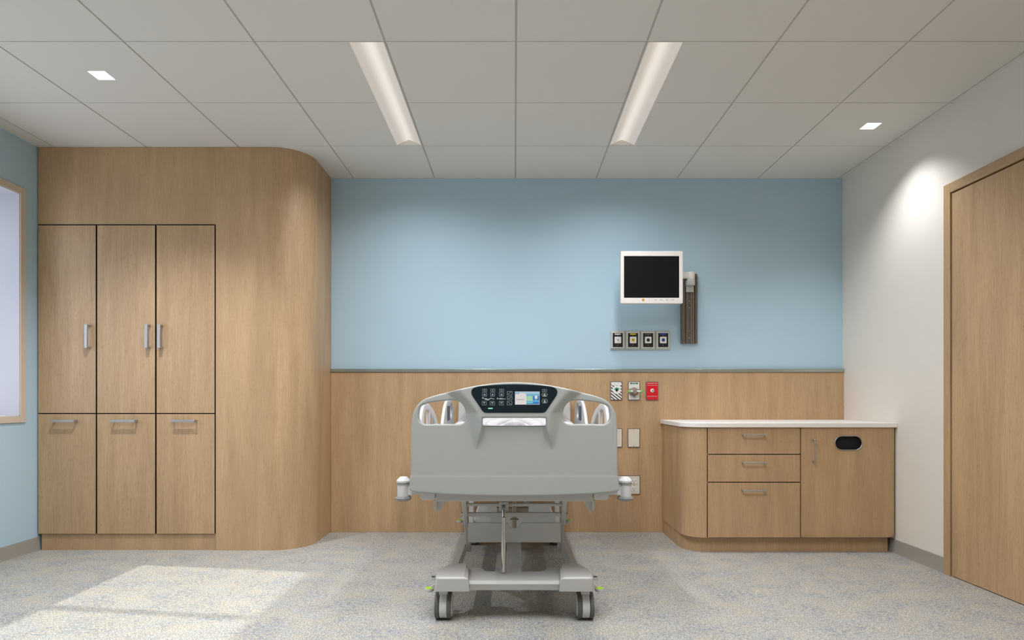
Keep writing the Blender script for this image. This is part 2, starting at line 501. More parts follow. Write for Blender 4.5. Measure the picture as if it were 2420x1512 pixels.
win = bpy.data.objects.new('window_1', None); COL.objects.link(win); win.location = (XL - .18, (WY0 + WY1) / 2, WZ0); struct(win)
e = 0.004
mb = MB().box(WX + .01, XL + .002, WY1 - e, WY1 + .001, WZ0, WZ1).box(WX + .01, XL + .002, WY0 - .001, WY0 + e, WZ0, WZ1)
mb.box(WX + .01, XL + .002, WY0, WY1, WZ1 - e, WZ1 + .001).box(WX + .01, XL + .002, WY0, WY1, WZ0 - .001, WZ0 + e)
mb.build('window_jamb', M['jamb'], win)
t0, t1 = 0.0, 0.042
mb = MB().box(XL + .0005, XL + .010, WY1 + t0, WY1 + t1, WZ0 - t1, WZ1 + t1).box(XL + .0005, XL + .010, WY0 - t1, WY0 - t0, WZ0 - t1, WZ1 + t1)
mb.box(XL + .0005, XL + .010, WY0, WY1, WZ1 + t0, WZ1 + t1).box(XL + .0005, XL + .010, WY0, WY1, WZ0 - t1, WZ0 - t0)
mb.build('window_trim', M['beige'], win, bevel=.002)
fx0, fx1 = WX + .02, WX + .06
mb = MB().box(fx0, fx1, WY1 - .04, WY1 - .005, WZ0 + .005, WZ1 - .005).box(fx0, fx1, WY0 + .005, WY0 + .04, WZ0 + .005, WZ1 - .005)
mb.box(fx0, fx1, WY0 + .04, WY1 - .04, WZ1 - .045, WZ1 - .005).box(fx0, fx1, WY0 + .04, WY1 - .04, WZ0 + .005, WZ0 + .045)
mb.build('window_frame', M['steel_frame'], win, bevel=.003)
ys = [WY1 - .04, 3.215, 2.40, WY0 + .04]
for y in ys[1:3]:
    MB().box(fx0, fx1, y - .030, y + .030, WZ0 + .045, WZ1 - .045).build('mullion', M['steel_frame'], win, bevel=.003)
for a, b_ in zip(ys[:-1], ys[1:]):
    MB().box(WX + .036, WX + .042, b_ + (.030 if b_ != ys[-1] else 0), a - (.030 if a != ys[0] else 0), WZ0 + .045, WZ1 - .045).build('window_pane', M['glass'], win)

# door on the right wall
door = bpy.data.objects.new('door_1', None); COL.objects.link(door); door.location = (XR, (DY0 + DY1) / 2, 0); struct(door)
c = 0.052
MB().box(XR - .016, XR + .10, DY1 - .003, DY1 + c, 0, DZ + c).box(XR - .016, XR + .10, DY0 - c, DY0 + .003, 0, DZ + c).build('door_casing', M['oak'], door, bevel=.0015)
MB().box(XR - .016, XR + .10, DY0 + .004, DY1 - .004, DZ - .003, DZ + c - .0005).build('door_head_casing', M['oak_h'], door, bevel=.0015)
MB().box(XR - .011, XR + .035, DY0 + .010, DY1 - .012, .004, DZ - .012).build('door_leaf', M['oak'], door, bevel=.001)
MB().box(XR + .04, XR + .09, DY0 + .0035, DY1 - .0035, 0.001, DZ - .0035).build('door_gap_shade', M['gap_shade'], door)
h = MB().tube([(XR - .050, DY0 + .09, .98), (XR - .050, DY0 + .21, .98)], .009).tube([(XR - .0115, DY0 + .09, .98), (XR - .050, DY0 + .09, .98)], .009)
h.lathe([(.026, -.006), (.026, 0)], (XR - .0113, DY0 + .09, .98), 'x', 28)
h.build('door_handle', M['nickel'], door)

# base boards
def skirting(name, x, sgn, y0, y1):
    p = [(x, 0), (x + sgn * .012, 0), (x + sgn * .008, .012), (x + sgn * .006, .080), (x + sgn * .004, .088), (x, .088)]
    struct(MB().prism(p, y0, y1, 'y').build(name, M['base']))
skirting('baseboard_left', XL + .0005, 1, YF, 4.186)
skirting('baseboard_right', XR - .0005, -1, DY1 + c + .001, 4.751)

# suspended ceiling: tiles with real joints, openings left for the lamps
TX = [0.008 + 0.6105 * k for k in range(-7, 6)]
TY = [YB - 0.6075 * k for k in range(0, 12)]
GX, GY = 0.0052, 0.0026
TROF = [(-.786, -.6085, 2.948, 4.161), (.6245, .802, 2.948, 4.161), (-.786, -.6085, 1.1275, 2.338), (.6245, .802, 1.1275, 2.338)]
DOWN = [(-2.128, 3.257), (2.177, 3.861), (-2.128, .82), (2.177, .82)]
DS = 0.046
holes = list(TROF) + [(x - DS, x + DS, y - DS, y + DS) for x, y in DOWN]
def cut(rects, h):
    out = []
    for (a, b_, c_, d) in rects:
        x0, x1, y0, y1 = h
        if x1 <= a or x0 >= b_ or y1 <= c_ or y0 >= d: out.append((a, b_, c_, d)); continue
        if x0 > a: out.append((a, x0, c_, d))
        if x1 < b_: out.append((x1, b_, c_, d))
        m0, m1 = max(a, x0), min(b_, x1)
        if y0 > c_: out.append((m0, m1, c_, y0))
        if y1 < d: out.append((m0, m1, y1, d))
    return out
mb = MB()
xs = [XL] + [x for x in TX if XL < x < XR] + [XR]
for i in range(len(xs) - 1):
    for j in range(len(TY) - 1):
        x0 = xs[i] + (GX if i else 0); x1 = xs[i + 1] - (GX if i < len(xs) - 2 else 0)
        y1 = TY[j] - (GY if j else 0); y0 = max(TY[j + 1] + GY, YF)
        if y1 <= YF: continue
        rs = [(x0, x1, y0, y1)]
        for h in holes: rs = cut(rs, h)
        for r in rs: mb.box(r[0], r[1], r[2], r[3], H, H + .02)
ceil = struct(mb.build('ceiling', M['tile'], smooth=False))
mb = MB()
for x in xs[1:-1]:
    rs = [(x - GX - .004, x + GX + .004, YF, YB)]
    for h in holes: rs = cut(rs, h)
    for r in rs: mb.box(r[0], r[1], r[2], r[3], H + .003, H + .009)
for y in TY[1:]:
    if y < YF: continue
    rs = [(XL, XR, y - GY - .004, y + GY + .004)]
    for h in holes: rs = cut(rs, h)
    for r in rs: mb.box(r[0], r[1], r[2], r[3], H + .0032, H + .0092)
mb.build('ceiling_grid', M['tbar'], ceil, smooth=False)
struct(MB().box(XL - .4, XR + .15, YF - .1, YB + .1, 2.86, 2.92).build('ceiling_slab', M['tile']))

# ------------------------------------------------------------------ ceiling lamps
def area(name, loc, sx, sy, w, parent, spread=180, col=(.985, 1.0, 1.05)):
    d = bpy.data.lights.new(name, 'AREA'); d.shape = 'RECTANGLE'; d.size = sx; d.size_y = sy; d.energy = w; d.color = col
    d.spread = math.radians(spread)
    o = bpy.data.objects.new(name, d); COL.objects.link(o); o.parent = parent
    o.location = Vector(loc) - world_offset(parent)
    return o

def troffer(x0, x1, y0, y1, label):
    cx, cy = (x0 + x1) / 2, (y0 + y1) / 2
    t = empty('linear_ceiling_light', (cx, cy, H), label, 'ceiling light', 'linear ceiling lights')
    fl = .014
    lx0, lx1 = (x0 + fl, x1 - .004) if cx < 0 else (x0 + .004, x1 - fl)
    mb = MB().box(x0, lx0, y0, y1, H - .001, H + .02).box(lx1, x1, y0, y1, H - .001, H + .02)
    mb.box(lx0, lx1, y0, y0 + .003, H - .001, H + .05).box(lx0, lx1, y1 - .003, y1, H - .001, H + .05)
    mb.build('frame', M['tile'], t)
    rx = (lx0 + lx1) / 2; ap = .034; n = 24
    vs, fs = [], []
    for j, y in enumerate((y0 + .003, y1 - .003)):
        for k in range(n + 1):
            u = k / n; x = lx0 + (lx1 - lx0) * u
            z = H + .002 + ap * (1 - abs(2 * u - 1) ** 1.25)
            vs.append((x - rx + rx, y, z))
    for k in range(n): fs.append((k, k + 1, n + 2 + k, n + 1 + k))
    o = MB().add(vs, fs).build('lens', M['lens'], t)
    # keep the lens mesh centred on its ridge
    for v in o.data.vertices: v.co.x -= (rx - cx)
    o.location.x = rx - cx
    tri = [(lx0, H + .002)] + [(lx0 + (lx1 - lx0) * k / n, H + .002 + ap * (1 - abs(2 * k / n - 1) ** 1.25)) for k in range(n + 1)] + [(lx1, H + .002)]
    MB().prism(tri, y1 - .006, y1 - .0035, 'y').build('end_plate', M['tile'], t, smooth=False)
    area('lamp', (rx, cy, H - .003), (lx1 - lx0) - .01, (y1 - y0) - .02, TROFFER_W if y0 > 2.5 else TROFFER_W * 1.7, t, 154)
troffer(*TROF[0], 'left of the two long narrow ceiling lights with glowing opal lens above the bed')
troffer(*TROF[1], 'right of the two long narrow ceiling lights with glowing opal lens above the bed')
troffer(*TROF[2], 'long narrow white fill light added behind the viewer, on the window side')  # unseen rear pair, added to brighten the room
troffer(*TROF[3], 'long narrow white fill light added behind the viewer, on the door side')

def downlight(x, y, label):
    t = empty('square_downlight', (x, y, H), label, 'downlight', 'square recessed downlights')
    s = DS
    mb = MB()
    for a in (0, 1, 2, 3):
        r = {0: (x - s, x - s + .002, y - s, y + s), 1: (x + s - .002, x + s, y - s, y + s), 2: (x - s, x + s, y - s, y - s + .002), 3: (x - s, x + s, y + s - .002, y + s)}[a]
        mb.box(r[0], r[1], r[2], r[3], H - .0005, H + .03)
    mb.build('trim_ring', M['white'], t)
    MB().box(x - s + .002, x + s - .002, y - s + .002, y + s - .002, H + .004, H + .010).build('lens', M['down'], t)
    d = bpy.data.lights.new('lamp', 'SPOT'); d.energy = DOWN_W if x < 0 else DOWN_W * .31
    d.spot_size = math.radians(124); d.spot_blend = .25; d.shadow_soft_size = .035
    d.use_nodes = True; nt = d.node_tree; em = nt.nodes['Emission']      # beam: full inside 35 degrees, fading to nothing at 58
    tc = nt.nodes.new('ShaderNodeTexCoord'); sp = nt.nodes.new('ShaderNodeSeparateXYZ'); nt.links.new(tc.outputs['Normal'], sp.inputs[0])
    ab = nt.nodes.new('ShaderNodeMath'); ab.operation = 'ABSOLUTE'; nt.links.new(sp.outputs[2], ab.inputs[0])
    mr = nt.nodes.new('ShaderNodeMapRange'); mr.interpolation_type = 'SMOOTHSTEP'
    mr.inputs[1].default_value = .53; mr.inputs[2].default_value = .93; mr.inputs[3].default_value = 0; mr.inputs[4].default_value = 1
    nt.links.new(ab.outputs[0], mr.inputs[0]); nt.links.new(mr.outputs[0], em.inputs[1])
    d.color = (.985, 1.0, 1.04)
    o = bpy.data.objects.new('lamp', d); COL.objects.link(o); o.parent = t; o.location = (0, 0, -.012)
downlight(*DOWN[0], 'small square glowing downlight in the ceiling, in front of the tall wardrobe')
downlight(*DOWN[1], 'small square glowing downlight in the ceiling, above the counter near the right wall')
downlight(*DOWN[2], 'small square fill downlight added behind the viewer, on the window side')  # unseen rear downlights, also added as fill for the room
downlight(*DOWN[3], 'small square fill downlight added behind the viewer, on the door side')

# ------------------------------------------------------------------ wainscot and its metal rail
WB = 4.752
struct(MB().box(-1.381, XR - .0005, WB, YB - .0005, 0.0005, 1.202).build('trim_1', M['oak'], bevel=.001))
p = [(YB - .0005, 1.203), (WB - .008, 1.203), (WB - .008, 1.227), (YB - .0005, 1.227)]
struct(MB().prism(p, -1.381, XR - .0005, 'x').build('trim_2', M['rail'], bevel=.0022, seg=2))

# ------------------------------------------------------------------ handles
def pull(p0, p1, w, t, depth, name, parent, m):
    """flat bar pull; p0, p1 = (x, z) ends at the door face y; vertical or horizontal"""
    (x0, z0), (x1, z1), y = p0, p1, depth[0]
    d = depth[1]
    mb = MB()
    if abs(x1 - x0) < abs(z1 - z0):
        mb.box(x0 - w / 2, x0 + w / 2, y - d, y - d + t, z0, z1)
        mb.box(x0 - w / 2, x0 + w / 2, y - d + t - .0002, y, z0, z0 + t).box(x0 - w / 2, x0 + w / 2, y - d + t - .0002, y, z1 - t, z1)
    else:
        mb.box(x0, x1, y - d, y - d + t, z0 - w / 2, z0 + w / 2)
        mb.box(x0, x0 + t, y - d + t - .0002, y, z0 - w / 2, z0 + w / 2).box(x1 - t, x1, y - d + t - .0002, y, z0 - w / 2, z0 + w / 2)
    return mb.build(name, m, parent, bevel=.0012)

# ------------------------------------------------------------------ tall built-in wardrobe
WY = 4.178
wr = empty('wardrobe', (-2.3, WY, 0), 'tall oak built-in wardrobe with rounded right corner, beside the window wall', 'wardrobe')
XS = -1.382
def arc(cx, cy, r, a0, a1, n=20):
    return [(cx + r * math.cos(math.radians(a0 + (a1 - a0) * k / n)), cy + r * math.sin(math.radians(a0 + (a1 - a0) * k / n))) for k in range(n + 1)]
R = .235
XD = -1.9745
plan = [(XD, YB - .001), (XD, WY)] + arc(XS - R, WY + R, R, -90, 0, 24) + [(XS, YB - .001)]
MB().prism(plan, 0, H - .0005, 'z').build('curved_side_panel', M['oak'], wr, angle=30)
MB().box(XL + .006, XD - .0004, WY, YB - .001, 2.157, H - .0005).build('top_panel', M['oak'], wr)
MB().box(XL + .006, XD - .0004, WY + .026, YB - .001, .1085, 2.1565).build('carcass', M['gap_shade'], wr)
MB().box(XL + .022, XD - .0004, WY + .012, YB - .001, 0, .108).build('plinth', M['oak'], wr)
dx = [(90, 226.4), (229.8, 366.6), (370.2, 507.2)]
for i, (a, b_) in enumerate(dx):
    x0, x1 = at(a, 0, WY)[0], at(b_, 0, WY)[0]
    for k, (pa, pb) in enumerate(((532.4, 976), (978.2, 1261))):
        z1, z0 = at(0, pa, WY)[1], at(0, pb, WY)[1]
        d = MB().box(x0, x1, WY - .001, WY + .021, z0, z1).build('door' if k == 0 else 'tilt_out_door', [M['oak'], M['gap_shade']], wr, bevel=.001)
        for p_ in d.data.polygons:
            if abs(p_.normal.y) < .5: p_.material_index = 1          # shade of the door gaps painted on the edges
        Yh = WY - .04
        if k == 0:
            c_ = (202.2, 344.6, 374.6)[i]
            X = at(c_, 0, Yh)[0]
            pull((X, at(0, 822, Yh)[1]), (X, at(0, 766, Yh)[1]), .020, .010, (WY - .001, .040), 'handle', d, M['nickel'])
        else:
            a_ = (118.5, 261, 403)[i]; e_ = (174, 317.5, 459)[i]
            Z = at(0, 995, Yh)[1]
            pull((at(a_, 0, Yh)[0], Z), (at(e_, 0, Yh)[0], Z), .016, .010, (WY - .001, .040), 'handle', d, M['nickel'])

# ------------------------------------------------------------------ counter with drawers
CY = 4.100
bc = empty('base_cabinet', (1.8, CY, 0), 'low oak base cabinet with three drawers and one door, rounded left end', 'cabinet')
CX0, RC = 1.110, .145
seamx = at(1669, 0, CY)[0]
XE = XR - .014
T0 = .816
def cplan(off, y_front, x_right, rr, x_from=None):
    x0 = CX0 + off
    return [(x0, WB - .001)] + [(x0, y_front + rr)] + arc(x0 + rr, y_front + rr, rr, 180, 270, 20)[1:] + [(x_right, y_front), (x_right, WB - .001)]
pl = [(CX0, WB - .001)] + arc(CX0 + RC, CY + RC, RC, 180, 270, 20) + [(seamx - .001, CY), (seamx - .001, WB - .001)]
MB().prism(pl, .101, T0, 'z').build('curved_end_panel', M['oak'], bc, angle=30)
MB().box(seamx, XE, CY + .022, WB - .001, .101, T0).build('carcass', M['gap_shade'], bc)
pl = [(CX0 + .004, WB - .001)] + arc(CX0 + .004 + .15, CY + .05 + .15, .15, 180, 270, 20) + [(at(2098, 0, CY + .05)[0], CY + .05), (at(2098, 0, CY + .05)[0], WB - .001)]
MB().prism(pl, 0, .1005, 'z').build('plinth', M['oak'], bc, angle=30)
xa, xb = at(1670.2, 0, CY)[0], at(1891, 0, CY)[0]
hx0, hx1 = at(1757, 0, CY - .035)[0], at(1811, 0, CY - .035)[0]
for (p0, p1, hp) in ((1006, 1072.6, 1027.5), (1074.6, 1138.4, 1094), (1140.6, 1269.6, 1160)):
    z1, z0 = min(at(0, p0, CY)[1], T0), at(0, p1, CY)[1]
    d = MB().box(xa, xb, CY, CY + .02, z0, z1).build('drawer', M['oak'], bc, bevel=.001)
    Z = at(0, hp, CY - .035)[1]
    pull((hx0, Z), (hx1, Z), .009, .008, (CY, .036), 'handle', d, M['nickel'])
# cabinet door with the waste opening
x0, x1 = at(1893.4, 0, CY)[0], XE
z1, z0 = T0, at(0, 1269.6, CY)[1]
ox0, oz0 = at(1974, 1062.5, CY); ox1, oz1 = at(2036.5, 1031, CY)
hole = rrect(ox0, ox1, oz0, oz1, .06, 14)
op = [(x0, z0), (x1, z0), (x1, z1), (x0, z1)]
def densify(poly, st):
    out = []
    for i in range(len(poly)):
        a, b2 = np.array(poly[i]), np.array(poly[(i + 1) % len(poly)])
        k = max(1, int(np.linalg.norm(b2 - a) / st))
        out += [tuple(a + (b2 - a) * t / k) for t in range(k)]
    return out
dmb = panel(densify(op, .03), [hole], .02, .0009, lambda u, v, w: (u, CY + w, v), step=.05)
dr = dmb.build('door', M['oak'], bc, angle=40)
rim = MB()
ring_o = rrect(ox0 - .006, ox1 + .006, oz0 - .006, oz1 + .006, .07, 14)
ring_i = rrect(ox0 + .001, ox1 - .001, oz0 + .001, oz1 - .001, .06, 14)
rim.loft([[(u, CY - .0005, v) for u, v in ring_o], [(u, CY - .004, v) for u, v in rrect(ox0 - .004, ox1 + .004, oz0 - .004, oz1 + .004, .07, 14)],
          [(u, CY - .004, v) for u, v in rrect(ox0 - .001, ox1 + .001, oz0 - .001, oz1 + .001, .07, 14)], [(u, CY - .001, v) for u, v in ring_i]], caps=False)
rim.build('waste_slot_rim', M['nickel'], dr)
MB().loft([[(u, CY - .0009, v) for u, v in ring_i], [(u, CY + .019, v) for u, v in ring_i]], caps=False).loft([[(u, CY + .0191, v) for u, v in ring_i], [(u, CY + .0215, v) for u, v in ring_i]]).build('waste_slot', M['void'], dr)
Xh = at(1927, 0, CY - .036)[0]
pull((Xh, at(0, 1092, CY - .036)[1]), (Xh, at(0, 1038, CY - .036)[1]), .009, .008, (CY, .036), 'handle', dr, M['nickel'])
ct = [(1.098, WB - .001)] + arc(1.098 + .155, 4.085 + .155, .155, 180, 270, 24) + [(XR - .001, 4.085), (XR - .001, WB - .001)]
tag(MB().prism(ct, T0 + .0005, .846, 'z').build('worktop', M['counter'], bevel=.003, angle=30), 'thin off-white worktop with a rounded left end, on the base cabinet', 'worktop')

# ------------------------------------------------------------------ wall mounted monitor on its rail
mt = empty('monitor_mount', (1.32, YB, 1.42), 'brown-grey grooved wall rail with white swivel arm carrying the monitor', 'wall mount')
x0, z0 = at(1610.5, 811, YB - .03); x1, z1 = at(1648, 647, YB - .03)
prof = []
n = 9; yb = YB - .0008
gx = [x0, x0 + .020, x0 + .020, x0 + .032, x0 + .032, x0 + .050, x0 + .050, x0 + .056, x0 + .056, x0 + .066, x0 + .066, x0 + .072, x0 + .072, x0 + .092, x0 + .092, x0 + .102, x0 + .102, x1]
gy = [.030, .030, .018, .018, .028, .028, .022, .022, .026, .026, .022, .022, .028, .028, .016, .016, .030, .030]
pr = [(a, YB - b_) for a, b_ in zip(gx, gy)]
MB().prism([(x0, yb)] + pr + [(x1, yb)], z0, z1, 'z').build('wall_rail', M['alu_dark'], mt, smooth=False)
for a in (x0 + .020, x0 + .050, x0 + .072, x0 + .092):
    MB().box(a - .0012, a + .0012, YB - .0312, YB - .0175, z0, z1).build('rail_fin', M['alu'], mt)
xc = x0 + .061
for py in (711, 727, 782, 798):
    zz = at(0, py, YB - .03)[1]
    MB().lathe([(.004, 0), (.004, -.002), (.002, -.0035)], (xc, YB - .0255, zz), 'y', 16).build('screw', M['chrome'], mt)
yk = YB - .075
kx, kz = at(1632.5, 0, yk)[0], 0
za, zb_, zc_ = at(0, 643, yk)[1], at(0, 660.5, yk)[1], at(0, 674, yk)[1]
MB().lathe([(.0, zb_), (.027, zb_), (.029, zb_ + .003), (.029, za - .004), (.026, za), (0, za)], (kx, yk, 0), 'z', 36).build('swivel_cap', M['monitor'], mt)
MB().lathe([(.0, zc_), (.028, zc_), (.030, zc_ + .003), (.030, zb_ - .001), (0, zb_ - .001)], (kx, yk, 0), 'z', 36).box(kx - .028, kx + .028, yk + .01, YB - .031, zc_ + .002, zb_ - .003).build('swivel_base', M['shell_l'], mt)
zd = at(0, 690, YB - .04)[1]
MB().box(at(1621.5, 0, YB - .04)[0], at(1639, 0, YB - .04)[0], YB - .045, YB - .0315, zd, zc_ - .0005).build('mounting_bracket', M['steel_frame'], mt, bevel=.001)
MY = 4.46
m0x, m0z = at(1467, 717, MY); m1x, m1z = at(1614, 593, MY)
MB().loft([[(kx - .02, yk - .02, zb_ + .006), (kx - .02, yk - .02, za - .006), (kx - .02, yk + .02, za - .006), (kx - .02, yk + .02, zb_ + .006)],
           [(m1x - .19, MY + .085, zb_ + .006), (m1x - .19, MY + .085, za - .006), (m1x - .19, MY + .115, za - .006), (m1x - .19, MY + .115, zb_ + .006)]]).build('arm', M['monitor'], mt, bevel=.003)
MB().box(m1x - .26, m1x - .16, MY + .056, MY + .0845, zb_ - .035, za + .02).build('tilt_head', M['monitor'], mt, bevel=.006)

mo = empty('monitor', ((m0x + m1x) / 2, MY, m0z), 'square white bezel monitor with a blank black screen, on the wall arm', 'monitor')
sx0, sz0 = at(1475, 703.5, MY); sx1, sz1 = at(1605.5, 605, MY)
fr = panel(densify(rrect(m0x, m1x, m0z, m1z, .008, 5), .006), [densify(rrect(sx0, sx1, sz0, sz1, .003, 3), .006)], .030, .003, lambda u, v, w: (u, MY + w, v), step=.008)
fr.build('bezel', M['monitor'], mo)
MB().box(sx0 - .004, sx1 + .004, MY + .006, MY + .012, sz0 - .004, sz1 + .004).build('display', M['screen_off'], mo)
MB().loft([[(a, MY + .0305, b_) for a, b_ in rrect(m0x + .004, m1x - .004, m0z + .004, m1z - .004, .008)],
           [(a, MY + .0555, b_) for a, b_ in rrect(m0x + .05, m1x - .05, m0z + .04, m1z - .04, .02)]]).build('rear_housing', M['monitor'], mo)
bx, bz = at(1520, 708, MY)
MB().lathe([(0, .001), (.0085, .001), (.0085, -.002), (.0065, -.004), (0, -.0042)], (bx, MY + .0003, bz), 'y', 24).build('power_knob', M['orange'], mo)
for px, w in ((1549.5, .010), (1563, .011), (1576.5, .010), (1590, .011)):
    u, v = at(px, 708, MY)
    MB().prism(rrect(u - w, u + w, v - .0045, v + .0045, .004), MY - .0012, MY + .001, 'y').build('button', M['shell_l'], mo)
u, v = at(1534.5, 708, MY)
MB().lathe([(.002, .001), (.002, -.0008)], (u, MY, v), 'y', 12).build('status_dot', M['grey_rub'], mo)

# ------------------------------------------------------------------ four black sockets in bevelled steel frames
cols = [('white', M['white'], M['plate_edge']), ('yellow', M['yellow'], M['yellow_d']), ('black', M['black'], M['black']), ('blue', M['blue_p'], M['blue_p'])]
edges_ = [1442.5, 1478.3, 1514, 1549.5, 1584]
SY = YB - .0005
for i, (nm, c1, c2) in enumerate(cols):
    a, b_ = at(edges_[i], 826.5, YB - .012), at(edges_[i + 1], 781, YB - .012)
    xA, xB, zA, zB = a[0] + .0004, b_[0] - .0004, a[1], b_[1]
    cxp = [1460, 1496, 1531.6, 1567.3][i]
    ix0, iz0 = at(cxp - 12, 820.2, YB - .02); ix1, iz1 = at(cxp + 12, 787, YB - .02)
    lab = {'white': 'leftmost steel-framed black socket with a white centre and white label strip', 'yellow': 'steel-framed black socket with a yellow centre and yellow label strip',
           'black': 'steel-framed black socket with a black centre, between the yellow and blue ones', 'blue': 'rightmost steel-framed black socket with a blue centre and blue label strip'}[nm]
    s_ = empty('wall_socket', ((xA + xB) / 2, YB, zA), lab, 'wall socket', 'row of framed sockets under the monitor')
    r = lambda x0, x1, z0, z1, y: [(x0, y, z0), (x1, y, z0), (x1, y, z1), (x0, y, z1)]
    MB().loft([r(xA, xB, zA, zB, SY), r(xA, xB, zA, zB, YB - .006), r(ix0 - .006, ix1 + .006, iz0 - .006, iz1 + .006, YB - .022), r(ix0, ix1, iz0, iz1, YB - .022), r(ix0, ix1, iz0, iz1, YB - .014)], caps=False).build('frame', M['steel_frame'], s_, smooth=False)
    MB().box(ix0, ix1, YB - .017, YB - .0135, iz0, iz1).build('face_plate', M['black'], s_)
    cx, cz = at(cxp + .3, 803.2, YB - .02)
    MB().prism(rrect(cx - .025, cx + .025, cz - .025, cz + .025, .006), YB - .021, YB - .0172, 'y').build('socket_body', M['plate_w'], s_, bevel=.001)
    if nm == 'white':
        MB().lathe([(.015, 0), (.014, -.002), (.008, -.002)], (cx, YB - .0211, cz), 'y', 24).build('socket_ring', M['white'], s_)
        MB().lathe([(.007, 0), (.006, -.003)], (cx, YB - .0212, cz), 'y', 24).build('socket_core', M['grey_rub'], s_)
    else:
        MB().lathe([(.0125, 0), (.012, -.002)], (cx, YB - .0211, cz), 'y', 24).build('socket_ring', c1, s_)
        MB().lathe([(.006, 0), (.005, -.0012)], (cx, YB - .0233, cz), 'y', 24).build('socket_core', c2, s_)
    lx, lz = at(cxp, 789.4, YB - .02)
    MB().box(lx - .022, lx + .022, YB - .0182, YB - .0171, lz - .0045, lz + .0045).build('label_strip', M['white'] if nm == 'white' else (M['tyre'] if nm == 'black' else c1), s_)
    for py in (792.3, 815):
        u, v = at(cxp, py, YB - .02)
        MB().lathe([(.003, 0), (.0025, -.0012)], (u, YB - .0171, v), 'y', 12).build('screw', M['nickel'], s_)

# ------------------------------------------------------------------ plates on the wainscot
PY = WB
def plate(name, label, cat, a, b_, m, group=None):
    x0, z0 = at(a[0], b_[1], PY - .004); x1, z1 = at(b_[0], a[1], PY - .004)
    t = empty(name, ((x0 + x1) / 2, PY, z0), label, cat, group)
    MB().prism(rrect(x0, x1, z0, z1, .006), PY - .004, PY - .0003, 'y').build('backing_plate', M['plate_edge'], t)
    q = .006
    MB().prism(rrect(x0 + q, x1 - q, z0 + q, z1 - q, .005), PY - .0085, PY - .0041, 'y').build('face_plate', m, t, bevel=.001)
    return t, (x0, x1, z0, z1)
fy = PY - .0086
t, (x0, x1, z0, z1) = plate('gas_outlet', 'black and white diagonally striped gas outlet with a green arc, half behind the footboard', 'gas outlet', (1442, 901), (1471, 946), M['stripes'])
cx, cz = at(1457.5, 921.3, PY - .01)
MB().lathe([(0, 0), (.031, 0), (.030, -.003), (0, -.003)], (cx, fy, cz), 'y', 32).build('outlet_disc', M['white'], t)
ar = arc(cx, cz - .004, .023, 25, 155, 12) + arc(cx, cz - .004, .011, 155, 25, 12)
MB().prism(ar, fy - .004, fy - .0031, 'y').build('green_arc', M['green_b'], t)
MB().prism([(cx, cz - .014), (cx + .012, cz), (cx, cz + .012), (cx - .012, cz)], fy - .0052, fy - .0041, 'y').build('keyhole', M['black'], t)
for dxx in (-.026, 0, .026):
    MB().lathe([(0, 0), (.0125, 0), (.0125, -.001), (0, -.001)], ((x0 + x1) / 2 + dxx, fy, z1 - .018), 'y', 20).build('white_dot', M['white'], t)

t, (x0, x1, z0, z1) = plate('gas_outlet', 'pale gas outlet with green OXYGEN label and two bright green hose nipples', 'gas outlet', (1484, 901), (1512.5, 946), M['plate_w'])
u, v = at(1498.4, 905.6, PY - .01)
MB().box(u - .029, u + .029, fy - .0006, fy - .0001, v - .006, v + .005).build('name_strip', M['green'], t)
text_mesh('OXYGEN', .010, lambda a, b_: (u + a, fy - .0009, v - .0005 + b_), 'lettering', M['white'], t, width=.036)
cx, cz = at(1499.5, 925, PY - .03)
hexo = [(0, .033), (-.038, .018), (-.036, -.018), (0, -.033), (.036, -.018), (.038, .018)]
MB().loft([[(cx + a, fy - .0002, cz + b_) for a, b_ in hexo], [(cx + a * .8, fy - .03, cz + b_ * .85 - .003) for a, b_ in hexo], [(cx + a * .35, fy - .045, cz + b_ * .45 - .003) for a, b_ in hexo]]).build('valve_body', M['taupe'], t, smooth=False)
for s in (-1, 1):
    MB().tube([(cx + s * .012, fy - .036, cz + .002), (cx + s * .045, fy - .055, cz + .001)], .0065).build('hose_stub', M['white'], t)
    MB().lathe([(0, -.008), (.009, -.007), (.013, 0), (.009, .007), (0, .008)], (cx + s * .046, fy - .056, cz), 'x', 20).build('green_nipple', M['green_n'], t)
MB().lathe([(0, -.045), (.003, -.043), (.004, -.033)], (cx, fy - .012, cz), 'z', 12).build('drain_tip', M['taupe'], t)

t, (x0, x1, z0, z1) = plate('gas_outlet', 'bright red gas outlet plate with white lettering and a chrome button', 'gas outlet', (1526, 901.5), (1556, 946.5), M['red'])
u = (x0 + x1) / 2; v = at(0, 906, PY - .01)[1]
text_mesh('INSTRUMENT AIR', .0098, lambda a, b_: (u + a, fy - .0004, v + b_), 'lettering', M['white'], t, width=.070)
for py in (910.5, 936.2):
    v = at(0, py, PY - .01)[1]
    MB().box(x0 + .010, x1 - .010, fy - .0005, fy - .0001, v - .0008, v + .0008).build('white_line', M['white'], t)
    MB().lathe([(.0055, 0), (.004, -.003)], (u, fy - .0006, v), 'y', 16).build('screw', M['nickel'], t)
v = at(0, 922.8, PY - .01)[1]
MB().lathe([(.0145, 0), (.0145, -.004), (.012, -.007)], (u, fy, v), 'y', 28).build('button', M['white'], t)
MB().lathe([(.008, 0), (.007, -.003), (.003, -.004)], (u + .003, fy - .0071, v), 'y', 24).build('button_core', M['nickel'], t)

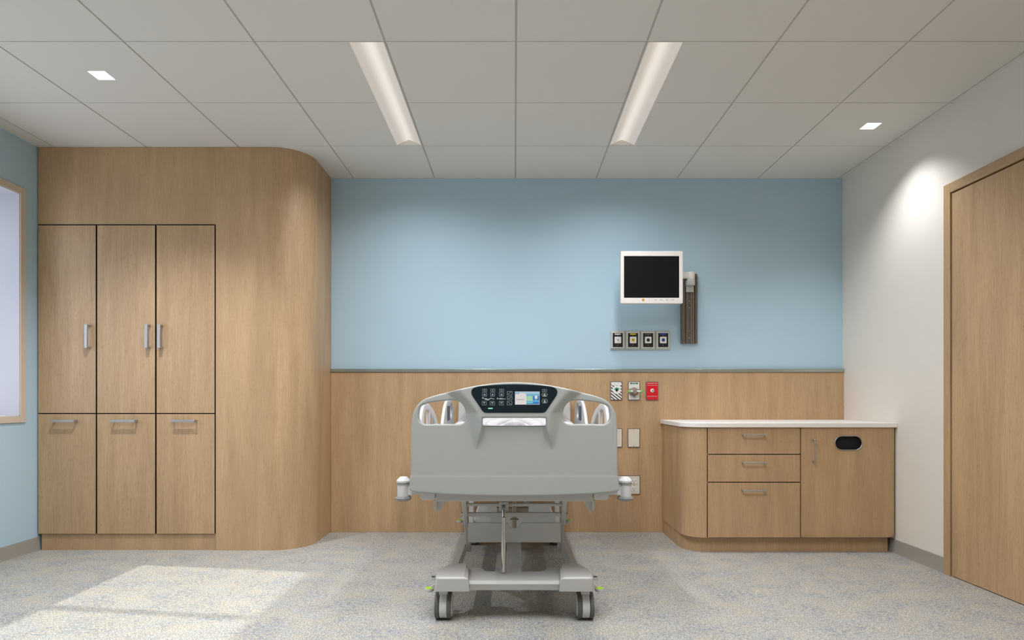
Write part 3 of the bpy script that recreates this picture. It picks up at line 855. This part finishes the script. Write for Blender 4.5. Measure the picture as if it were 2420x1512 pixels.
def blank(a, b_, label):
    t, (x0, x1, z0, z1) = plate('blank_wall_plate', label, 'wall plate', a, b_, M['plate'], 'blank plates on the wainscot')
    for z in (z0 + .013, z1 - .013):
        MB().lathe([(.0035, 0), (.003, -.001)], ((x0 + x1) / 2, fy, z), 'y', 12).build('screw', M['taupe'], t)
    return t, (x0, x1, z0, z1)
blank((1483, 1012), (1512.5, 1057.5), 'ivory blank wall plate with two screws, below the green-labelled outlet')
t, (x0, x1, z0, z1) = blank((1441.5, 1012), (1471, 1057.5), 'ivory plate with raised white rim, mostly hidden behind the bed footboard')
MB().add(*(lambda A, B: ([(a, fy - .0022, b_) for a, b_ in A] + [(a, fy - .0022, b_) for a, b_ in B], [(i, (i + 1) % len(A), len(A) + (i + 1) % len(A), len(A) + i) for i in range(len(A))]))(rrect(x0 + .009, x1 - .009, z0 + .009, z1 - .009, .004), rrect(x0 + .016, x1 - .016, z0 + .016, z1 - .016, .003))).build('raised_rim', M['plate_w'], t)

t, (x0, x1, z0, z1) = plate('power_outlet', 'ivory double power outlet plate behind the right bed bumper', 'power outlet', (1442, 1123), (1513, 1168.5), M['plate'])
for px in (1460, 1498.5):
    for py in (1137.5, 1155.5):
        u, v = at(px, py, PY - .01)
        MB().prism(rrect(u - .022, u + .022, v - .018, v + .018, .014), fy - .0025, fy - .0001, 'y').build('receptacle', M['plate_w'], t, bevel=.0008)
        mbs = MB().box(u - .010, u - .007, fy - .0030, fy - .0024, v - .001, v + .010).box(u + .007, u + .010, fy - .0030, fy - .0024, v - .001, v + .010)
        mbs.lathe([(.0035, 0), (.0035, -.0005)], (u, fy - .0025, v - .009), 'y', 12)
        mbs.build('slots', M['black'], t, smooth=False)
    u, v = at(px, 1146.5, PY - .01)
    MB().lathe([(.0035, 0), (.003, -.001)], (u, fy - .0001, v), 'y', 12).build('screw', M['taupe'], t)

# ------------------------------------------------------------------ hospital bed
BY = 2.72                                    # front face of the footboard
bed = empty('hospital_bed', (0, 3.6, 0), 'grey hospital bed seen foot first, with control panel, side rails and casters', 'bed')
def fb(px, py, Y=BY): return at(px, py, Y)
half = [(1215.5, 903.2), (1175, 905.0), (1130, 911.0), (1090, 919), (1055, 927.5), (1025, 935), (1000, 945), (984, 960), (975.5, 980), (972, 1008), (971.4, 1060), (971.2, 1110), (970.6, 1123), (968.6, 1128), (967.6, 1145), (967.2, 1158), (975, 1161.5), (1010, 1165.5), (1080, 1169.5), (1150, 1171.6)]
full = half + [(2 * VX - x, y) for x, y in reversed(half[1:])]
full.insert(len(half), (1215.5, 1172.2))
outline = spline([fb(*p) for p in full], .006)
hl = [(989.6, 992), (989.0, 975), (993.5, 960.5), (1009, 953), (1047, 947.3), (1068, 945.8), (1085, 949), (1095.5, 960.4), (1101, 979.5), (1100, 994), (1090, 1001.3), (1060, 1002.3), (1030, 1002.3), (1001, 1002)]
hole_l = spline([fb(*p) for p in hl], .006)
hole_r = [(-x, z) for x, z in hole_l][::-1]
sl0, sl1 = fb(1140, 1006.4), fb(1291, 986.8)
slot = densify(rrect(sl0[0], sl1[0], sl0[1], sl1[1], .007, 4), .008)

def sm(t):
    t = min(1, max(0, t)); return t * t * (3 - 2 * t)
ys_ = [903, 915, 925, 935, 945, 960, 975, 1000, 1020, 1040, 1062]
xl_ = [1010, 1030, 1046, 1062, 1076, 1092, 1100, 1104, 1109, 1115, 1123]
xr_ = [1080, 1090, 1096, 1104, 1112, 1122, 1134, 1139, 1136, 1131, 1125]
hh_ = [1, 1, 1, 1, 1, 1, 1, 1, .80, .42, 0]
HB = .030
def bulge(u, v):
    x = VX - abs(u) * F / BY; y = VY + (CZ - v) * F / BY
    w = .0013 * sm((y - 1123.5) / 2.5)
    if y < 1064:
        a = np.interp(y, ys_, xl_); b_ = np.interp(y, ys_, xr_); k = np.interp(y, ys_, hh_) * HB
        if x <= a: g = 0
        elif x <= b_: g = sm((x - a) / (b_ - a))
        elif y <= 1007: g = 1
        else: g = 1 - sm((x - b_) / 6)
        # lip under the slot drops back to the panel face
        if x > b_ and 1000 < y <= 1007: g = max(1 - sm((y - 1000) / 6), 1 - sm((x - b_) / 6))
        w += k * g
    return w
fbm = panel(outline, [hole_l, hole_r, slot], .045, .0065, lambda u, v, w: (u, BY + w, v), front=bulge, step=.004)
fbd = fbm.build('footboard', M['shell'], bed, angle=60)

# control console
CYf = BY - HB - .0025
cons = [(1113.9, 925.7), (1115.6, 919.8), (1123, 914.8), (1149.6, 911.0), (1189, 908.4), (1215.5, 907.9)]
cons = cons + [(2 * VX - x, y) for x, y in reversed(cons[:-1])] + [(1316, 932), (1301, 955), (1291.8, 969), (1288, 973), (1282, 974.8), (1262, 975), (1215.5, 975), (1169, 975), (1149, 974.8), (1143, 973), (1139.2, 969), (1130, 955), (1115, 932)]
cpts = spline([at(x, y, CYf) for x, y in cons], .004)
cpm = panel(cpts, [], .004, .0012, lambda u, v, w: (u, CYf + w, v), step=.02).build('control_panel', M['panel'], bed)
IY = CYf - .0005
def P(px, py): return at(px, py, IY)
def frame_mb(x0, x1, y0, y1, rr=.0025, lw=.0013):
    a, b_ = P(x0, y1), P(x1, y0)
    A = rrect(a[0], b_[0], a[1], b_[1], rr, 4); B = rrect(a[0] + lw, b_[0] - lw, a[1] + lw, b_[1] - lw, rr - lw * .6, 4)
    n = len(A); mb = MB()
    vs = [(u, IY, v) for u, v in A] + [(u, IY, v) for u, v in B]
    return mb.add(vs, [(i, (i + 1) % n, n + (i + 1) % n, n + i) for i in range(n)])
def quad(mb, pts, mat_=0, dy=0):
    q = [P(*p) for p in pts]
    return mb.add([(u, IY - dy, v) for u, v in q], [tuple(range(len(q)))], mat_)
for x0 in (1140.2, 1159.2, 1180.2):
    mb = frame_mb(x0, x0 + 10.6, 918.7, 924.8); cx = x0 + 5.3
    quad(mb, [(cx - 1.8, 922.6), (cx - 1.2, 921.2), (cx, 920.5), (cx + 1.2, 921.2), (cx + 1.8, 922.6)])
    mb.build('button', M['icon'], cpm, smooth=False)
for x0 in (1139.9, 1158.8, 1180):
    mb = frame_mb(x0, x0 + 10.6, 926.8, 936.6); cx = x0 + 5.3
    quad(mb, [(cx - 3.1, 934.0), (cx + 3.1, 934.0), (cx, 929.2)]).build('button', M['icon'], cpm, smooth=False)
for x0 in (1138.7, 1158.1, 1179.3):
    mb = frame_mb(x0, x0 + 10.8, 947.5, 957.3); cx = x0 + 5.4
    quad(mb, [(cx - 3.1, 949.9), (cx + 3.1, 949.9), (cx, 954.9)]).build('button', M['icon'], cpm, smooth=False)
for (x0, y0, y1, ln) in ((1198.3, 924.2, 933, [(1200.4, 930.5), (1207.8, 926.2)]), (1198.3, 935.5, 944.7, [(1200, 941.2), (1204, 941.2), (1208, 938.2)]), (1198, 947.5, 957, [(1200.6, 950.2), (1208, 955)])):
    mb = frame_mb(x0, x0 + 12.2, y0, y1)
    for (a, b_), (c_, d_) in zip(ln[:-1], ln[1:]): quad(mb, [(a, b_ - .6), (c_, d_ - .6), (c_, d_ + .6), (a, b_ + .6)])
    mb.build('button', M['icon'], cpm, smooth=False)
def disc(mb, cx, cy, r, mt_=0, n=14):
    return quad(mb, [(cx + r * math.cos(2 * math.pi * k / n), cy + r * math.sin(2 * math.pi * k / n)) for k in range(n)], mt_)
mb = disc(MB(), 1141.2, 940.3, 2.1)
quad(mb, [(1143.6, 941.5), (1147.5, 940.3), (1153.5, 942.6), (1160.2, 939.9), (1168.6, 942.2), (1168, 943.6), (1160.6, 941.9), (1153.6, 946.2), (1150, 945.6), (1144.5, 943.2)])
mb.build('sitting_figure_icon', M['icon'], cpm, smooth=False)
mb = disc(MB(), 1175.9, 941.6, 1.9)
quad(mb, [(1178, 942), (1181, 940.4), (1186, 940.2), (1189, 941.6), (1195.2, 942), (1195.2, 943.2), (1189, 943.4), (1181, 943.8)])
mb.build('lying_figure_icon', M['icon'], cpm, smooth=False)
mb = frame_mb(1281.2, 1292.4, 919.4, 925.3); disc(mb, 1286.8, 922.4, 1.3); mb.build('button', M['icon'], cpm, smooth=False)
for (x0, y0, y1, wd) in ((1281.3, 927.9, 937, 3.6), (1281.7, 942.4, 952.6, 3.0)):
    mb = frame_mb(x0, x0 + 11.2, y0, y1); cx = x0 + 5.6
    quad(mb, [(cx - wd, y1 - 1), (cx - wd * .6, y0 + 3.6), (cx - 1, y0 + 1.8), (cx + 1, y0 + 1.8), (cx + wd * .6, y0 + 3.6), (cx + wd, y1 - 1)])
    ym = (y0 + y1) / 2
    quad(mb, [(x0 - 2.6, ym), (x0 - .8, ym - 1.1), (x0 - .8, ym + 1.1)]); quad(mb, [(x0 + 13.8, ym), (x0 + 12, ym - 1.1), (x0 + 12, ym + 1.1)])
    mb.build('button', M['icon'], cpm, smooth=False)
for cx in (1155.4, 1159, 1162.6):
    disc(MB(), cx, 964.8, 1.6).build('indicator_light', M['led'], cpm, smooth=False)
S = [emis('screen_white', rgb(214, 208, 204), .85), emis('screen_pale_blue', rgb(160, 190, 208), .8), emis('screen_teal', rgb(110, 190, 195), .8), emis('screen_blue', rgb(30, 105, 175), .85), emis('screen_mint', rgb(160, 205, 160), .8), emis('screen_sky', rgb(100, 170, 205), .8)]
mb = MB()
def R4(x0, x1, y0, y1, m_, dy=0): quad(mb, [(x0, y0), (x1, y0), (x1, y1), (x0, y1)], m_, dy)
R4(1217, 1275.2, 925, 955.9, 0)
R4(1217, 1240, 925.4, 928.6, 1, .0001); R4(1240, 1274.6, 925.4, 931, 1, .0001); R4(1218.5, 1220.5, 928, 931.5, 3, .0002); R4(1223.6, 1225.6, 927.5, 931.5, 3, .0002)
R4(1243.8, 1274.6, 931, 955.2, 5, .0001)
R4(1244, 1258.5, 936, 947, 4, .0002); R4(1251, 1258.2, 934.2, 936, 2, .0002); R4(1259.6, 1274.4, 935.5, 946, 3, .0002); R4(1263.6, 1270.2, 934.5, 942, 0, .0003)
R4(1264.2, 1268.6, 943.4, 945, 1, .0003); R4(1244, 1258.6, 949.4, 953, 2, .0002); R4(1259.6, 1274.4, 949.4, 953, 3, .0002); R4(1244, 1274.4, 953.4, 955.2, 3, .0002)
disc(mb, 1251, 948.4, 1.6)
mb.build('display', S, cpm, smooth=False)
u0, v0 = P(1229.8, 943.6)
text_mesh('Brightness', .0085, lambda a, b_: (u0 + a, IY - .0004, v0 + b_), 'screen_text', emis('screen_text_blue', rgb(60, 90, 170), .6), cpm, width=.0315)

# bumpers at the two foot corners
YBm = 2.78
for s in (-1, 1):
    cx = s * (VX - 953.5) * YBm / F
    g = lambda py: at(0, py, YBm)[1]
    b0 = MB().lathe([(0, g(1172)), (.0268, g(1172)), (.0268, g(1143.5)), (0, g(1143.5))], (cx, YBm, 0)).box(cx - s * .02, cx - s * .085, YBm - .015, YBm + .015, g(1168), g(1150)).build('bumper', M['shell_l'], bed)
    MB().lathe([(0, g(1139.2)), (.0300, g(1139.2)), (.0305, g(1135.5)), (.0300, g(1134.5)), (.0165, g(1126.6)), (.0145, g(1126.1)), (0, g(1126.4))], (cx, YBm, 0)).build('cap', M['shell_l'], b0, angle=25)
    MB().lathe([(0, g(1143.4)), (.0292, g(1143.4)), (.0292, g(1139.3)), (0, g(1139.3))], (cx, YBm, 0)).build('collar', M['grey_rub'], b0)
    MB().lathe([(0, g(1182.5)), (.024, g(1182.5)), (.034, g(1179)), (.0355, g(1176)), (.029, g(1172.1)), (0, g(1172.1))], (cx, YBm, 0)).build('base_ring', M['grey_rub'], b0)

# deck frame under the footboard
zt, zb2 = at(0, 1160, 2.79)[1], at(0, 1182.5, 2.79)[1]
mb = MB().box(-.345, .345, 2.768, 2.83, zb2, zt)
for s in (-1, 1):
    mb.box(s * .27, s * .31, 2.83, 4.55, zb2 + .01, zt)
mb.box(-.345, .345, 4.50, 4.55, zb2, zt)
mb.box(-.31, .31, 3.55, 3.60, zb2 + .01, zt)
mb.build('deck_frame', M['metal_paint'], bed, bevel=.003)
MB().box(-.43, .43, 2.83, 4.60, zt + .0005, .72).build('mattress_deck', M['shell'], bed, bevel=.01)
for s in (-1, 1):
    xa_, xb_ = s * .348, s * .413
    MB().prism(rrect(min(xa_, xb_), max(xa_, xb_), at(0, 1180, 2.78)[1], .600, .012), 2.768, 2.82, 'y').build('corner_block', M['shell_l'], bed, bevel=.003)
    k = 2.80 / F
    q = [(1033, 1183), (1054, 1183), (1036.5, 1212.5), (1034.5, 1212.5)]
    q = [((x - VX) * k * -s, CZ - (y - VY) * k) for x, y in q]
    MB().prism(q, 2.80, 2.806, 'y').build('gusset', M['metal_paint'], bed, smooth=False)
    q = [(1026.5, 1181), (1033, 1181), (1032.4, 1204), (1030, 1206.5), (1027.5, 1204)]
    q = [((x - VX) * k * -s, CZ - (y - VY) * k) for x, y in q]
    MB().prism(q, 2.786, 2.799, 'y').build('hook', M['metal_paint'], bed, smooth=False)

# lift arms, cross bars and skirt panel
for s in (-1, 1):
    MB().bar((s * .240, 3.36, .205), (s * .240, 2.985, .552), .022, .040).build('lift_arm', M['metal_paint'], bed, bevel=.003)
for (py, dy_, hz) in ((1193, 3.035, .013), (1216, 3.09, .020)):
    z = at(0, py, dy_)[1]
    MB().box(-.229, .229, dy_, dy_ + .016, z - hz / 2, z + hz / 2).build('cross_bar', M['metal_paint'], bed, bevel=.002)
sk = [at(1106.5, 1281.5, 3.07), at(1325, 1281.5, 3.07), at(1325, 1235.5, 3.07), at(1231, 1235.5, 3.07), at(1227.5, 1244, 3.07), at(1222, 1247.5, 3.07), at(1209, 1247.5, 3.07), at(1203.5, 1244, 3.07), at(1200, 1235.5, 3.07), at(1106.5, 1235.5, 3.07)]
MB().prism(sk, 3.07, 3.080, 'y').build('skirt_panel', M['metal_paint'], bed, bevel=.0015)
MB().loft([[(x, 2.985, .165) for x in (-.036, .033)] + [(x, 3.04, .165) for x in (.033, -.036)],
           [(x, 3.165, .335) for x in (-.036, .033)] + [(x, 3.20, .335) for x in (.033, -.036)]]).build('actuator_housing', M['metal_paint'], bed, bevel=.003)
gs = MB().tube([(-.0505, 2.955, at(0, 1352, 2.955)[1]), (-.0505, 2.975, at(0, 1222, 2.975)[1])], .0098, 20).build('gas_spring', M['chrome'], bed)
MB().tube([(-.0505, 2.975, at(0, 1221.8, 2.975)[1]), (-.0505, 2.99, at(0, 1201, 2.99)[1])], .0075, 16).build('piston_rod', M['chrome'], gs)
MB().lathe([(0, -.008), (.0125, -.008), (.0125, .008), (0, .008)], (-.0505, 2.99, at(0, 1200, 2.99)[1]), 'x', 20).build('rod_eye', M['grey_rub'], gs)
MB().box(-.072, -.029, 3.0, 3.034, .468, .512).build('spring_bracket', M['metal_paint'], bed, bevel=.003)
# head-end lifting parts seen below the deck
MB().loft([[(x, 4.15, .10) for x in (-.29, .29)] + [(x, 4.22, .10) for x in (.29, -.29)], [(x, 4.15, .235) for x in (-.26, .26)] + [(x, 4.22, .235) for x in (.26, -.26)],
           [(x, 4.15, .305) for x in (-.235, .235)] + [(x, 4.22, .305) for x in (.235, -.235)]]).build('head_end_cover', M['cover_lit'], bed, bevel=.006)
for s in (-1, 1):
    MB().bar((s * .275, 4.05, .17), (s * .275, 4.10, .552), .028, .035).build('head_post', M['cover_lit'], bed, bevel=.003)
    MB().lathe([(0, -.006), (.012, -.006), (.012, 0), (0, 0)], (s * .275, 4.028, .175), 'y', 20).build('pivot_bolt', M['tyre'], bed)
    MB().box(s * .052, s * .085, 3.72, 3.75, .33, .56).build('motor_bracket', M['metal_paint'], bed, bevel=.002)
MB().box(-.105, .085, 3.70, 3.74, .325, .365).box(-.012, .012, 3.66, 3.70, .30, .56).build('motor_block', M['alu'], bed, bevel=.004)
MB().lathe([(0, .245), (.008, .245), (.014, .262), (.014, .30), (.026, .301), (.026, .306), (0, .306)], (0, 3.66, 0), 'z', 20).build('spindle', M['alu'], bed)

# rolling base
cm = [(2.83, .142), (2.826, .172), (2.842, .182), (2.992, .186), (2.992, .142)]
mb = MB()
top = [(-.235, 3.055), (-.20, 3.058), (-.162, 3.056), (-.152, 3.04), (-.142, 3.004), (-.12, 2.992), (.12, 2.992), (.142, 3.004), (.152, 3.04), (.162, 3.056), (.20, 3.058), (.235, 3.055), (.235, 2.842), (-.235, 2.842)]
mb.loft([[(x, y if y > 2.9 else 2.836, .142) for x, y in top], [(x, y if y > 2.9 else 2.828, .172) for x, y in top], [(x, y, .185) for x, y in top]])
mb.build('base_cross_member', M['metal_paint'], bed, bevel=.002)
for s in (-1, 1):
    def ring(pts, z): return [(s * x, y, z) for x, y in pts]
    low = [(.356, 2.815), (.360, 2.86), (.352, 2.95), (.312, 3.03), (.24, 3.03), (.210, 2.95), (.198, 2.80), (.345, 2.80)]
    mid = [(.352, 2.812), (.354, 2.86), (.346, 2.95), (.308, 3.03), (.238, 3.03), (.213, 2.95), (.205, 2.795), (.341, 2.795)]
    up = [(.346, 2.820), (.349, 2.87), (.338, 2.95), (.296, 3.03), (.228, 3.03), (.224, 2.95), (.225, 2.802), (.335, 2.802)]
    MB().loft([ring(low, .146), ring(mid, .205), ring(up, .213)]).build('corner_cover', M['metal_paint'], bed, bevel=.0025, angle=22)
    MB().loft([[(s * a, 3.031, b_) for a, b_ in ((.270, .145), (.306, .145), (.306, .205), (.270, .205))], [(s * a, 4.30, b_) for a, b_ in ((.262, .145), (.298, .145), (.298, .205), (.262, .205))]]).build('side_rail_tube', M['metal_paint'], bed, bevel=.003)
    MB().loft([ring([(.36, 4.30), (.36, 4.42), (.21, 4.42), (.21, 4.30)], .146), ring([(.345, 4.305), (.345, 4.41), (.22, 4.41), (.22, 4.305)], .21)]).build('head_corner_cover', M['shell_l'], bed, bevel=.005)
MB().box(-.209, .209, 4.32, 4.40, .142, .186).build('head_cross_member', M['metal_paint'], bed, bevel=.003)

# casters
for yc in (2.885, 4.36):
    for s in (-1, 1):
        cx = s * (.322 if yc < 3 else .283)
        rad = .0605
        c0 = MB().lathe([(0, -.0155), (rad - .004, -.0155), (rad - .004, .0175), (0, .0175)], (cx, yc, rad), 'x', 48).box(cx - .02, cx + .02, yc - .02, yc + .02, rad + .05, .1455).build('caster', M['shell_l'], bed)
        for (a, b_) in (((-.0375, -.0165), (.0185, .0375)) if s > 0 else ((-.0375, -.0185), (.0165, .0375))):
            MB().lathe([(rad - .022, a + .002), (rad - .006, a), (rad - .0015, a + .0015), (rad, a + .004), (rad, b_ - .004), (rad - .0015, b_ - .0015), (rad - .006, b_), (rad - .022, b_ - .002)], (cx, yc, rad), 'x', 56).build('tyre', M['tyre'], c0)
            MB().lathe([(0, a - .001), (rad - .012, a - .001), (rad - .010, a + .001), (rad - .010, b_ - .001), (rad - .012, b_ + .001), (0, b_ + .001)], (cx, yc, rad), 'x', 40).build('wheel_disc', M['shell_l'], c0)
        # brake and steer pedals
        yp = yc + .075 if yc < 3 else yc - .04
        k = s * (.398 if yc < 3 else .372)
        zp = .118 if yc < 3 else .175
        pd = MB().bar((s * .33, yp, zp + .035), (k - s * .012, yp, zp - .001), .03, .018).lathe([(0, -.016), (.020, -.014), (.0225, -.006), (.0215, .0), (0, .0)], (k, yp - .01, zp), 'z', 32).build('foot_pedal', M['shell_l'], bed)
        MB().lathe([(0, .0), (.0175, .0), (.0165, .002), (0, .002)], (k, yp - .01, zp + .0003), 'z', 32).build('green_pad', M['lime'], pd)
        MB().lathe([(0, -.012), (.014, -.012), (.016, -.002), (.016, .0), (0, .0)], (k - s * .016, yp + .035, zp + .040), 'z', 28).build('upper_pedal', M['shell_l'], pd)
        MB().lathe([(0, .0), (.013, .0), (.012, .0015), (0, .0015)], (k - s * .016, yp + .035, zp + .0403), 'z', 28).build('grey_pad', M['tyre'], pd)

# side rails
def side(s, out_pts, hole_pts, name, x0, pad=None, post=None):
    o_ = spline(out_pts, .008); hs = [spline(h_, .008) for h_ in hole_pts]
    mbp = panel(o_, hs, .021, .0075, lambda u, v, w: (s * (x0 + w), u, v), step=.02)
    r_ = mbp.build(name, M['shell_l'], bed, angle=60)
    if pad:
        (a, b_, c_, d_) = pad
        q = rrect(a, b_, c_, d_, .012)
        MB().loft([[(s * (x0 + .001), u, v) for u, v in q], [(s * (x0 - .003), u, v) for u, v in q]]).build('rail_control_pad', M['navy'], r_)
    if post:
        y_, za_, zb3 = post
        MB().tube([(s * (x0 + .0105), y_, za_), (s * (x0 + .0105), y_ + .01, zb3)], .0105, 16).build('grip_bar', M['shell_l'], r_)
for s in (-1, 1):
    side(s, [(3.05, .66), (3.045, .80), (3.06, .90), (3.10, .955), (3.17, .978), (3.28, .978), (3.40, .962), (3.54, .93), (3.66, .88), (3.75, .80), (3.79, .70), (3.74, .64), (3.40, .62), (3.10, .63)],
         [[(3.13, .76), (3.125, .86), (3.15, .925), (3.21, .945), (3.30, .943), (3.41, .920), (3.52, .885), (3.60, .83), (3.64, .76), (3.50, .735), (3.20, .735)]], 'side_rail', .446, post=(3.34, .74, .938))
    side(s, [(3.88, .66), (3.87, .80), (3.93, .88), (4.02, .945), (4.13, .988), (4.26, .995), (4.42, .990), (4.52, .960), (4.545, .87), (4.54, .70), (4.46, .63), (4.15, .62), (3.94, .63)],
         [[(4.31, .885), (4.305, .94), (4.33, .965), (4.42, .963), (4.455, .93), (4.455, .885), (4.40, .87)], [(3.99, .70), (3.975, .80), (4.02, .88), (4.065, .90), (4.07, .85), (4.06, .76), (4.04, .70)]], 'side_rail', .436, pad=(4.11, 4.26, .86, .955))
    for yy in (3.40, 4.15):
        MB().box(s * .428, s * .455, yy - .05, yy + .05, .60, .68).build('rail_bracket', M['metal_paint'], bed, bevel=.004)

# headboard
hb = [(0, 1.075), (.25, 1.07), (.36, 1.05), (.405, 1.0), (.415, .90), (.415, .75), (.415, .62), (.405, .605), (.25, .60), (0, .60)]
hb = hb + [(-x, z) for x, z in reversed(hb[1:-1])]
HY = 4.665
panel(spline(hb, .01), [rrect(-.30, -.12, .93, .99, .02), rrect(.12, .30, .93, .99, .02)], .035, .012, lambda u, v, w: (u, HY + w, v), step=.03).build('headboard', M['shell_l'], bed, angle=60)
MB().box(-.30, -.24, 4.55, HY + .002, .60, .66).box(.30, .24, 4.55, HY + .002, .60, .66).build('headboard_bracket', M['metal_paint'], bed)

# mattress with its rumpled sheet, and a pillow
from mathutils import noise as NZ
def soft(name, x0, x1, y0, y1, z0, z1, amp, fold, nx, ny, puff, mtl, crown=0.0):
    vs, fs = [], []
    nz = 8
    def pt(u, v, k):
        x = x0 + (x1 - x0) * u; y = y0 + (y1 - y0) * v
        eu = min(u, 1 - u) * (x1 - x0); ev = min(v, 1 - v) * (y1 - y0)
        return x, y, eu, ev
    rings = []
    grid = []
    for j in range(ny + 1):
        for i in range(nx + 1):
            u, v = i / nx, j / ny
            x, y, eu, ev = pt(u, v, 0)
            rr = puff
            dd = min(eu, ev)
            drop = rr - math.sqrt(max(rr * rr - (rr - min(dd, rr)) ** 2, 0))
            ax = abs(x) + .35 * (y - y0)
            w = amp * (NZ.fractal(Vector((ax * fold[0], y * fold[1], 3.1)), .8, 2.0, 3) - 2.0 * (1 - abs(NZ.noise(Vector((ax * fold[0] * 1.3 + 4, y * fold[1] * .8, 9.0)))) * 2.2) ** 3)
            w *= sm(dd / .03)
            grid.append((x, y, z1 - drop + w - crown * (2 * u - 1) ** 2 + crown * .35 * max(0, v - .75) * 4))
    n = nx + 1
    for j in range(ny):
        for i in range(nx):
            fs.append((j * n + i, j * n + i + 1, (j + 1) * n + i + 1, (j + 1) * n + i))
    base = len(grid)
    rim = [i for i in range(n)] + [j * n + nx for j in range(1, ny + 1)] + [ny * n + i for i in range(nx - 1, -1, -1)] + [j * n for j in range(ny - 1, 0, -1)]
    low = []
    for k in rim:
        x, y, z = grid[k]
        low.append((x, y, z0))
    vs = grid + low
    m_ = len(rim)
    for a in range(m_):
        b_ = (a + 1) % m_
        fs.append((rim[a], base + a, base + b_, rim[b_]))
    fs.append(tuple(base + a for a in range(m_)))
    return MB().add(vs, fs).build(name, mtl, angle=70)
mtr = soft('mattress', -.405, .405, 2.84, 4.63, .7215, .886, .018, (11, 2.6), 150, 170, .05, M['sheet_w'], .035)
tag(mtr, 'mattress covered in a rumpled white sheet, lying on the bed deck', 'mattress')
pw = soft('pillow', -.33, .33, 4.22, 4.61, .912, 1.01, .012, (10, 9), 60, 44, .06, M['sheet_w'])
for v in pw.data.vertices:
    if v.co.z < .915:
        v.co.x *= .9; v.co.y = 4.40 + (v.co.y - 4.40) * .88
tag(pw, 'white pillow lying on the mattress against the headboard', 'pillow')
